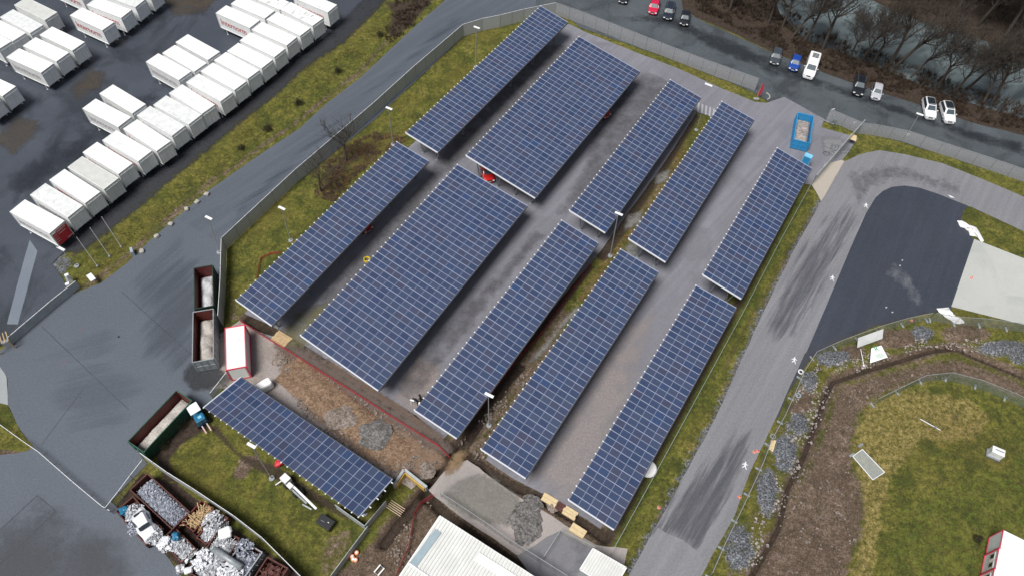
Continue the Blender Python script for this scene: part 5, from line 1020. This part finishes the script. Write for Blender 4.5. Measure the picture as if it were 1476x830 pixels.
g = G((1158,240)); t_ = thing('light_blue_cabinet', 'light blue cabinet behind the far end of the right carport row', 'cabinet', g, R(-30)); link('body', MB().box((0,0,1.2), (1.2,.8,2.4)), M['lightblue'], t_, bevel=.03); link('door', MB().box((0,-.41,1.2), (1.0,.03,2.1)), M['blue'], t_)
g = G((1222,205)); tag(link('plywood_sheet', MB().prism([(-.5,-.35),(.35,-.75),(.75,.5),(-.1,.9)], 1.0, 1.05), M['wood'], None), 'pale yellow board leaning on the gate near the blue skip', 'board').location = (g.x+.3, g.y-.2, .1)
for i, (p, hh_, mt, lb) in enumerate([((1227,188),1.6,'white','white sign with small green top on the verge left of the gate tip'),((1194,172),2.0,'white','thin white post with a bright head at the left end of the right-hand fence')]):
    g = G(p); t_ = thing('small_sign', lb, 'sign', g); link('pole', MB().tube((0,0,0), (0,0,hh_), .03), M['white'], t_); link('plate', MB().box((0,0,hh_+.05), (.55,.08,.3), R(20)), M['lens'], t_)
g = G((1200,180)); t_ = thing('gate_motor', 'grey A-shaped gate stop beside the verge', 'gate part', g, R(-30)); 
for s_ in (-1,1): link('strut', MB().bar((s_*.6,0,0), (s_*.12,0,1.2), .14), M['ribgrey'], t_)
link('ground_rail', MB().box((-.9,.1,.08), (2.2,.18,.14)), M['ribgrey'], t_)
g = G((1191,222)); t_ = thing('hose_tangle', 'dark tangle of cables on the asphalt beside the sliding gate', 'cables', g); 
link('cable', MB().path([Vector((math.cos(a)*(.5+.1*math.sin(3*a)), math.sin(a)*.4, .05)) for a in np.arange(0, 9, .5)], .035), M['black'], t_)
# signs on the right field
g0, g1 = G((1232,499)), G((1268,486)); d_ = (g1-g0); t_ = thing('info_sign', 'large grey white construction sign leaning seen from behind, next to the green-lettered one', 'sign', (g0+g1)/2, math.atan2(d_.y, d_.x)); l = d_.length
mm = Matrix.Rotation(R(62), 3, 'X'); link('board', MB().box((0,0,.95), (l,1.5,.06), m=mm), M['dustroof'], t_); link('edge_frame', MB().bar((-l/2,-.3,.3), (l/2,-.3,.3), .08), M['steel'], t_)
for s_ in (-1,1): link('post', MB().bar((s_*l*.4,.5,0), (s_*l*.4,.35,1.6), .09), M['steel'], t_)
c_, rz, l, w2 = rectpx([(1254,523),(1256,501.5),(1270.5,497.5),(1279.5,514.5)], .6); t_ = thing('info_sign', 'white board with green logo and text lines lying beside the trench', 'sign', c_, rz)
P_ = [G(p, z=.55)-c_ for p in [(1254,523),(1256,501.5),(1270.5,497.5),(1279.5,514.5)]]; P_ = [Matrix.Rotation(-rz,3,'Z')@p for p in P_]; m = MB().quadbox([p-Vector((0,0,.06)) for p in P_]+P_); link('board', m, M['whiteroof'], t_)
gm = simple('sign_green', (.02,.30,.15), .5); R_ = math.atan2((P_[2]-P_[1]).y, (P_[2]-P_[1]).x); r3 = Matrix.Rotation(R_, 3, 'Z')
tm = text_mesh('R', 1.0); o = link('logo', tm, gm, t_); cc = (P_[1]*.9+P_[2]*.6+P_[0]*.45+P_[3]*.25)/2.2; o.location = cc+Vector((0,0,.03)); o.rotation_euler = (0,0,R_)
for k in range(4): ctr = (P_[0]+P_[1]+P_[2]+P_[3])/4+r3@Vector((.1,-.15-k*.16,.02)); link('text_line', MB().box(ctr, (1.1-.12*(k%2),.05,.015), R_), gm, t_)
g = G((1236,508)); h2 = G((1245,527)); t_ = thing('marker_pole', 'thin white stake lying slanted beside the trench sign', 'stake', g); d_ = h2-g; link('pole', MB().tube((0,0,1.0), d_+Vector((0,0,.05)), .035), M['white'], t_); link('foot', MB().box(d_+Vector((0,0,.04)), (.25,.2,.08)), M['white'], t_)
g = G((1432,655)); t_ = thing('concrete_block', 'grey white block with dark slot standing in the grass field', 'block', g, R(-25)); link('body', MB().box((0,0,.6), (1.45,.95,1.2)), M['dustroof'], t_, bevel=.06); link('slot', MB().box((.1,.05,1.21), (1.0,.12,.03)), M['steel'], t_); link('base', MB().box((-.1,-.15,.12), (1.6,1.1,.24)), M['steel'], t_)
P_ = [G(p, z=.12) for p in [(1229,657),(1243,647),(1275,680),(1258,691)]]; c_ = sum(P_, Vector())/4; c_.z = 0; t_ = thing('lying_fence', 'mesh fence lying flat on the grass of the right field', 'fence', c_)
for i in range(4): link('frame_tube', MB().tube(P_[i]-c_, P_[(i+1)%4]-c_, .045), M['fascia'], t_)
m = MB(); m.v = [tuple(p-c_) for p in P_]; m.f = [(0,1,2,3)]; link('wire_mesh', m, M['grillmesh'], t_)
for p in ((1227,656),(1240,642)): g = G(p); link('foot', MB().box(g-c_+Vector((0,0,.1)), (.7,.25,.16), R(30)), M['ribgrey'], t_)
g, h2 = G((1326,604)), G((1355,620)); t_ = thing('fence_tube', 'loose white tube lying in the middle of the grass field', 'tube', g); link('tube', MB().tube((0,0,.1), (h2-g)+Vector((0,0,.1)), .05), M['fascia'], t_); link('clamp', MB().box((h2-g)*.75+Vector((0,0,.1)), (.3,.2,.15)), M['ribgrey'], t_)
def fleece(label, pts, seed):
    c_ = sum((G(p) for p in pts), Vector())/len(pts); m = MB(); W = [G(p)-c_ for p in pts]; n0 = len(W); 
    mid = Vector((0,0,.3)); rings = 6
    for r_ in range(rings):
        f_ = r_/rings
        for i in range(n0*3):
            a, b = W[i//3], W[(i//3+1) % n0]; p = a.lerp(b, (i % 3)/3)*(1-f_); p += Vector(noise.noise_vector(p*1.5+Vector((seed,0,f_*3))))*.22; p.z = .05+.38*min(1, f_*2)+.18*noise.noise(p*2+Vector((0,seed,0))); m.v.append(tuple(p))
    k = n0*3; m.v.append((0,0,.42))
    for r_ in range(rings-1):
        for i in range(k): j = (i+1) % k; m.f.append((r_*k+i, r_*k+j, (r_+1)*k+j, (r_+1)*k+i))
    for i in range(k): m.f.append(((rings-1)*k+i, (rings-1)*k+(i+1) % k, rings*k))
    o = link('fleece_sheet', m, M['bag'], None, True); o.location = (c_.x, c_.y, .04); return tag(o, label, 'sheet')
fleece('crumpled white sheet along the right rim of the new dark asphalt', [(1378,318),(1385,318),(1398,326),(1408,330),(1418,348),(1414,350),(1404,341),(1398,340),(1396,334),(1384,328)], 1); fleece('crumpled white sheet at the corner of the pale slab and the grass', [(1348,444),(1366,444),(1372,455),(1388,462),(1391,466),(1376,467),(1366,460),(1352,450)], 5)
for i, (p, lb) in enumerate([((1092,650),'red and white marker by the road edge beside the small tyre'),((1087,651),'faint red marker on the right road edge'),((1066,716),'bright red marker lower on the right road edge'),((949.5,731),'red marker on the grass left of the pale road'),((1314,462),'pink white marker under the curved site fence'),((1400,401),'small red and grey object where dark asphalt meets the slab')]):
    g = G(p); t_ = thing('road_marker', lb, 'marker', g, i, 'red road markers'); t_.scale = (.72,)*3; link('body', MB().tube((0,0,0), (0,0,.5), .22, .06, 10), M['red'], t_); link('stripe', MB().tube((0,0,.2), (0,0,.3), .165, .13, 10), M['white'], t_); link('base', MB().box((0,0,.03), (.48,.48,.06)), M['orange'], t_)
for i, (p, q, lb) in enumerate([((1113,634),(1110,648),'left one of two crossed pale planks beside the site fence'),((1117,634),(1112.5,650),'right one of two crossed pale planks beside the site fence')]):
    a, b = G(p, z=.15), G(q, z=.15); o = link('loose_plank', MB().bar(a, b, .28, .06), M['wood'], None); tag(o, lb, 'plank')
for i, (p, lb) in enumerate([((1114,629),'small white tyre-like ring beside the planks'),((1150,570),'green and white coil at the site fence'),((1154,536),'white bucket at the bend of the site fence')]):
    g = G(p); m = MB(); m.path([Vector((.3*math.cos(a), .3*math.sin(a), .1)) for a in np.arange(0, 6.6, .5)], .09); o = link('coil', m, M[['ribgrey','skylight','white'][i]], None, True); o.location = g; tag(o, lb, 'coil')
g = G((529.5,376)); t_ = thing('hose_reel', 'coiled yellow hose on the aisle between the two near western carports', 'hose', g); link('coil', MB().path([Vector(((.42+.04*math.sin(5*a))*math.cos(a), .42*math.sin(a), .1+.02*a)) for a in np.arange(0, 19, .4)], .07), M['yellow'], t_, True)
for i, (p, s_, sd_, lb, mt, hg) in enumerate([((540,626),(4.2,3.4),3,'blue grey gravel mound beside the crosswise carport','browngravel2',.5),((492,604),(4.2,3.2),4,'brown stony mound left of the blue grey gravel','browngravel',.4),((402,519),(2.2,2.0),5,'small brown gravel spill near the plank bridge','browngravel',.3),((760,751),(4.6,5.6),6,'wide dark gravel mound on the pale yard','browngravel2',.5),((797,729.5),(1.3,1.3),7,'tiny brown gravel heap beside the pale timber sheets','browngravel',.3),((615,676),(2.2,2.2),8,'small brown stony heap beside the corner excavation','browngravel',.4),((1208,216),(3.4,2.6),9,'flat grey gravel spread beside the gate and blue skip','gravel',.12)]):
    bm = bmesh.new(); N_ = 26; m = MB()
    for j in range(N_+1):
        for k in range(N_+1):
            x_, y_ = (k/N_*2-1), (j/N_*2-1); a = math.atan2(y_, x_); r_ = max(abs(x_), abs(y_)); rr2 = r_*(1+.30*noise.noise(Vector((math.cos(a)*1.5, math.sin(a)*1.5, sd_)))+.12*noise.noise(Vector((math.cos(a)*5, math.sin(a)*5, sd_)))); X_, Y_ = math.cos(a)*rr2*s_[0]/2*1.05, math.sin(a)*rr2*s_[1]/2*1.05
            m.v.append((X_, Y_, .02+.8*hg*max(0, 1-r_**1.3)*(1+.5*noise.noise(Vector((X_, Y_, sd_))))+(.10*noise.noise(Vector((X_*2.2, Y_*2.2, sd_)))-(.09 if r_ > .8 else 0))))
    for j in range(N_):
        for k in range(N_): a = j*(N_+1)+k; m.f.append((a, a+1, a+N_+2, a+N_+1))
    bm.free(); o = link('gravel_mound', m, M[mt], None, True); g = G(p); o.location = g+Vector((0,0,.42 if i in (0,1) else 0)); tag(o, lb, 'gravel mound')
m = heap_mesh(13, 4.2, 0, .55, 31, 60, .6); o = link('earth_bed', m, M['earthpile'], None, True); a, b = G((425,520)), G((600,655)); o.location = ((a+b)/2)+Vector((-1.0,-.9,.02)); o.rotation_euler = (0,0,math.atan2((b-a).y, (b-a).x)); o.scale = ((b-a).length/13*.98, 1, 1); tag(o, 'long low bank of brown stony earth below the red netting', 'earth bank')
# ------------------------------------------------------------------ people
def person(label, px, pose, rz, s_=1.0):
    g = G(px); t_ = thing('person', label, 'person', g, rz)
    J = {'pelvis':(0,0,.92),'chest':(.05,0,1.35),'neck':(.08,0,1.48),'head':(.1,0,1.62),'top':(.1,0,1.74),'sl':(.06,.19,1.42),'el':(.18,.24,1.15),'hl':(.38,.2,1.0),'sr':(.06,-.19,1.42),'er':(.15,-.25,1.15),'hr':(.35,-.22,.98),'kl':(.08,.1,.5),'al':(0,.12,.08),'tl':(.17,.13,.05),'kr':(.02,-.1,.5),'ar':(-.08,-.12,.08),'tr':(.1,-.14,.05)}
    if pose == 'bend': 
        for k in ('chest','neck','head','top','sl','el','hl','sr','er','hr'): x_, y_, z_ = J[k]; d_ = z_-.92; J[k] = (x_+d_*.6, y_, .92+d_*.72)
    names = list(J); E_ = [('pelvis','chest'),('chest','neck'),('neck','head'),('head','top'),('chest','sl'),('sl','el'),('el','hl'),('chest','sr'),('sr','er'),('er','hr'),('pelvis','kl'),('kl','al'),('al','tl'),('pelvis','kr'),('kr','ar'),('ar','tr')]
    rad = dict(pelvis=.16,chest=.17,neck=.06,head=.105,top=.085,sl=.075,el=.05,hl=.04,sr=.075,er=.05,hr=.04,kl=.075,al=.05,tl=.045,kr=.075,ar=.05,tr=.045)
    me = bpy.data.meshes.new('body'); me.from_pydata([J[k] for k in names], [(names.index(a), names.index(b)) for a, b in E_], []); o = link('body', me, M['cloth'], t_)
    o.modifiers.new('skin', 'SKIN'); 
    for i, k in enumerate(names): me.skin_vertices[0].data[i].radius = (rad[k],)*2
    me.skin_vertices[0].data[0].use_root = True; sb = o.modifiers.new('sub', 'SUBSURF'); sb.levels = 1; sb.render_levels = 2
    bm = bmesh.new(); bmesh.ops.create_uvsphere(bm, u_segments=14, v_segments=10, radius=.118); hm = bpy.data.meshes.new('hair'); bm.to_mesh(hm); bm.free(); h_ = link('hair', hm, M['black'], t_, True); h_.location = Vector(J['top'])-Vector((.02,0,.04))
    return t_
person('person in black clothes standing at the near left corner of the third carport row', (607,577), 'stand', R(200)); person('person in black bending over a white trestle at the carport corner', (603.5,583), 'bend', R(170))
g = G((599,582)); t_ = thing('work_trestle', 'white work trestle on the aisle beside the two people', 'trestle', g, R(-15)); link('beam', MB().box((0,0,.75), (1.3,.16,.10)), M['white'], t_)
for a in (-.5,.5):
    for b in (-.25,.25): link('leg', MB().bar((a,0,.72), (a,b,0), .05), M['white'], t_)
# ------------------------------------------------------------------ trees and scrub
def tree_meshes(seed, H, spread=.5, depth=6, lean=0.):
    rr = random.Random(seed); tr = MB(); br = MB()
    def grow(p, d_, ln, r, lev):
        steps = 3 if lev < 2 else 2; q = p
        for s_ in range(steps):
            d_ = (d_+Vector((rr.uniform(-1,1), rr.uniform(-1,1), rr.uniform(-.3,.6)))*.16).normalized(); e = q+d_*ln/steps; r2 = r*(.82 if lev else .86)
            (tr if lev == 0 else br).tube(q, e, max(r, .019), max(r2, .016), 6 if lev < 2 else 3, False)
            if lev and lev < depth and s_ < steps-1:
                sdv = Vector((rr.uniform(-1,1), rr.uniform(-1,1), rr.uniform(-.1,.8))).normalized(); grow(e, (d_*.5+sdv*.7).normalized(), ln*.55, r2*.5, lev+1)
            elif lev == 0 and s_ > 0:
                for _ in range(2): sdv = Vector((rr.uniform(-1,1), rr.uniform(-1,1), rr.uniform(.1,.8))).normalized(); grow(e, (d_*.55+sdv*spread).normalized(), ln*.6, r2*.5, 1)
            q, r = e, r2
        if lev < depth:
            for _ in range(3 if lev < 3 else 2):
                sdv = Vector((rr.uniform(-1,1), rr.uniform(-1,1), rr.uniform(-.2,.7))).normalized(); grow(q, (d_*.75+sdv*spread).normalized(), ln*rr.uniform(.58,.74), r*.62, lev+1)
    grow(Vector((0,0,-.2)), Vector((lean,0,1)).normalized(), H*.42, H*.022, 0); return tr.mesh('trunk', True), br.mesh('crown', True)
TP = [tree_meshes(11, 15, .62, 5), tree_meshes(23, 14, .7), tree_meshes(37, 13, .6, 5, lean=.2), tree_meshes(41, 9, .75, 4)]
def tree(label, px, kind, s_, rz, z=0, group='bare trees on the river bank', bark='bark'):
    g = G(px, z=z); t_ = thing('bare_tree', label, 'tree', (g.x, g.y, z), rz, group); t_.scale = (s_,)*3
    for nm, me in zip(('trunk','crown'), TP[kind]):
        me2 = me
        if len(me.materials) == 0: me.materials.append(M[bark if nm == 'trunk' else 'twig'])
        o = bpy.data.objects.new(nm, me2); COL.objects.link(o); o.parent = t_
    return t_
BT = [((1128,38),0,.8,'at the top edge left of the water'),((1160,58),1,.95,'above the blue hatchback'),((1186,70),0,1.05,'right above the white van'),((1209,64),2,.9,'leaning right over the water above the van'),((1226,86),1,.7,'behind the black off-road car, slender'),((1283,93),0,1.1,'with the thick double trunk above the silver car'),((1291,96),2,1.15,'leaning right beside the thick double trunk'),
 ((1313,111),2,.75,'thin and leaning above the gap between silver and white cars'),((1352,128),1,.9,'above the left white car'),((1385,124),0,1.15,'above the right white car'),((1394,128),2,1.0,'leaning right from beside the right white car'),((1416,150),1,.75,'low on the bank near the right edge'),((1452,148),0,1.0,'nearest the right edge of the picture'),((1466,160),2,.8,'at the right border above the road'),
 ((1143,52),2,.8,'between the top edge and the blue hatchback'),((1258,92),0,.7,'standing low between the off-road car and the double trunk'),((1334,118),2,.85,'slanting above the left white car'),((1374,134),1,.8,'low between the two white cars and the water'),((1431,146),1,.9,'leafless and wide near the right border'),((1108,34),0,.75,'at the start of the river above the grey car'),((1085,25),1,.85,'above the top parked group'),((1052,14),0,.8,'at the top edge right of the parked black car'),((1015,2),1,.7,'at the top edge just behind the parked black car'),((1242,88),1,.85,'between the van and the off-road car')]
BT = [b for i_, b in enumerate(BT) if i_ not in (3, 9, 12, 16, 20)]
for p, k, s_, lb in BT: tree('bare tree '+lb, p, k, s_, random.uniform(-.3,.3) if k == 2 else random.uniform(0,6.3))
FT = [(1300,-25,0),(1340,8,1),(1375,22,0),(1412,34,1),(1450,50,0),(1486,62,1),(1320,-10,1),(1358,-8,0),(1395,6,1),(1432,16,0),(1470,30,1),(1268,-42,0),(1240,-60,1),(1345,-45,0),(1415,-18,1),(1460,-5,0),(1385,-60,1),(1440,-60,0),(1500,10,1),(1210,-48,1)]
for i, (x_, y_, k) in enumerate(FT[:15]): tree('bare tree in the dark wood across the river' , (x_, y_), k, 1.0+.2*((i*7) % 5)/5, i*1.3, group='bare trees across the river')
tree('small bare tree on the west lawn, left of the pair beside the fence', (463,276), 3, .80, .4, group='bare trees on the west lawn'); tree('small bare tree on the west lawn, right of the pair beside the fence', (499,232), 3, .88, 2.2, group='bare trees on the west lawn')
def brush(name, label, cat, polys, dens, hgt, mat, seed, z=0, kind='stuff', zf=None, thick=.03, blades=7):
    rr = random.Random(seed); m = MB()
    for poly in polys:
        W = [G(p) for p in poly]; x0, x1 = min(p.x for p in W), max(p.x for p in W); y0, y1 = min(p.y for p in W), max(p.y for p in W); cnt = int((x1-x0)*(y1-y0)*dens)
        for _ in range(cnt):
            x_, y_ = rr.uniform(x0, x1), rr.uniform(y0, y1); ins = False
            for i in range(len(W)):
                a, b = W[i], W[(i+1) % len(W)]
                if (a.y > y_) != (b.y > y_) and x_ < (b.x-a.x)*(y_-a.y)/(b.y-a.y)+a.x: ins = not ins
            if not ins: continue
            cl = noise.noise(Vector((x_*.35, y_*.35, seed)))
            if cl < -.25: continue
            h0 = hgt*(.6+cl*.8)
            for k in range(blades):
                a = rr.uniform(0, 6.28); t2 = rr.uniform(.2, 1.); p = Vector((x_+rr.uniform(-.2,.2), y_+rr.uniform(-.2,.2), z)); q = p+Vector((math.cos(a)*t2, math.sin(a)*t2, rr.uniform(.5,1)*1.3))*h0*.7; s_ = Vector((-math.sin(a), math.cos(a), 0))*thick*rr.uniform(.6,1.4)
                b0 = len(m.v); m.v += [tuple(p-s_), tuple(p+s_), tuple(q)]; m.f.append((b0, b0+1, b0+2))
    return tag(link(name, m, M[mat], None), label, cat, None, kind)
brush('brushwood', 'dense reddish brown leafless scrub along the river bank', 'scrub', [[(1005,15),(1030,25),(1065,45),(1110,68),(1200,103),(1290,134),(1340,150),(1400,172),(1476,190),(1560,210),(1560,170),(1476,152),(1390,126),(1320,98),(1215,56),(1165,38),(1128,0),(1100,-60),(980,-60)]], 5.0, 1.6, 'scrub', 3, thick=.04)
brush('brushwood', 'dark brown undergrowth on the far river bank', 'scrub', [[(1235,-60),(1262,-14),(1310,10),(1400,36),(1476,62),(1700,110),(1700,-60)]], 2.4, 2.0, 'twig', 5, z=-.4, thick=.05)
brush('heather', 'purple brown low ground cover around the two small trees', 'ground cover', [[(455,285),(450,262),(485,215),(540,190),(590,200),(575,212),(520,248),(482,292)]], 16, .5, 'heath', 6, thick=.035)
brush('rough_grass', 'rough grass tufts over the grass strip beside the container yard', 'grass', [[(548,30),(500,70),(400,145),(330,205),(270,250),(215,300),(150,350),(100,380),(130,405),(180,372),(255,303),(345,235),(430,177),(520,105),(556,66)]], 5, .28, 'tuft', 8, thick=.03, blades=6)
brush('rough_grass', 'sparse grass tufts in the right field', 'grass', [[(1240,600),(1300,560),(1400,565),(1476,600),(1476,830),(1260,830),(1250,740)]], 3, .22, 'tuft', 9, thick=.03, blades=5)
brush('brushwood', 'dark brambles at the upper end of the grass strip', 'scrub', [[(560,20),(575,-10),(640,-20),(602,32),(570,60),(553,66)]], 6, .8, 'scrub', 10, thick=.04)
for i, (p, s_, lb) in enumerate([((548.5,52),1.5,'dark bush at the upper part of the grass strip'),((487.7,104),1.4,'dark bush halfway up the grass strip road edge'),((430.7,150),1.3,'dark bush in the middle of the grass strip'),((386.4,187.5),1.4,'dark bush lower on the grass strip'),((348,215),1.0,'small reddish bush near the lower grass strip'),((236,640),1.6,'dark leafy bush behind the green-sided skip'),((262,612),1.7,'dark spreading bush between the skip and the loader'),((1408,777),1.0,'dark shrub against the office cabins')]):
    rr = random.Random(i+50); m = MB()
    for k in range(900):
        a, b = rr.uniform(0, 6.28), rr.uniform(.05, 1.4); r_ = s_*.6*rr.uniform(.3,1)*(1+.3*math.sin(3*a+i)); c_ = Vector((math.cos(a)*math.cos(b)*r_, math.sin(a)*math.cos(b)*r_, math.sin(b)*r_*1.0+.05)); u_ = Vector((rr.uniform(-1,1), rr.uniform(-1,1), rr.uniform(-1,1))).normalized(); v_ = u_.orthogonal().normalized(); b0 = len(m.v); m.v += [tuple(c_-u_*.09), tuple(c_+v_*.05), tuple(c_+u_*.09)]; m.f.append((b0, b0+1, b0+2))
    o = link('bush', m, M['bush'], None); o.location = G(p); tag(o, lb, 'bush', 'dark bushes')
def stones(label, polys, dens, seed, mat, smin=.05, smax=.16):
    rr = random.Random(seed); m = MB()
    for poly in polys:
        W = [G(p) for p in poly]; x0, x1 = min(p.x for p in W), max(p.x for p in W); y0, y1 = min(p.y for p in W), max(p.y for p in W)
        for _ in range(int((x1-x0)*(y1-y0)*dens)):
            x_, y_ = rr.uniform(x0, x1), rr.uniform(y0, y1); ins = False
            for i in range(len(W)):
                a, b = W[i], W[(i+1) % len(W)]
                if (a.y > y_) != (b.y > y_) and x_ < (b.x-a.x)*(y_-a.y)/(b.y-a.y)+a.x: ins = not ins
            if not ins or noise.noise(Vector((x_*.4, y_*.4, seed))) < -.1: continue
            s_ = rr.uniform(smin, smax)*(1+rr.random()**4); mm = Matrix.Rotation(rr.uniform(0,3),3,'Z')@Matrix.Rotation(rr.uniform(-.6,.6),3,'X'); m.box((x_, y_, s_*.3), (s_*rr.uniform(.8,1.5), s_, s_*rr.uniform(.5,.9)), m=mm)
    tag(link('scattered_stones', m, M[mat], None), label, 'stones', None, 'stuff')
stones('small loose stones strewn over the gravel patches beside the pale road', [[(1060,820),(1110,690),(1150,560),(1190,510),(1340,478),(1476,500),(1476,520),(1345,500),(1210,545),(1185,600),(1120,760),(1085,830)]], 9, 61, 'rubble')
stones('pale clods and stones on the bare brown soil of the right field', [[(1095,829),(1150,690),(1195,610),(1215,560),(1345,525),(1476,565),(1476,580),(1340,545),(1240,590),(1225,680),(1240,760),(1215,829)]], 2.2, 62, 'browngravel', .06, .18)
stones('stones and rubble bits around the trenches beside the carports', [[(400,500),(560,600),(640,660),(600,700),(520,670),(430,590)],[(560,790),(600,730),(625,720),(600,800),(575,829)],[(660,640),(760,530),(790,520),(700,660),(680,665)]], 10, 63, 'browngravel', .06, .2)
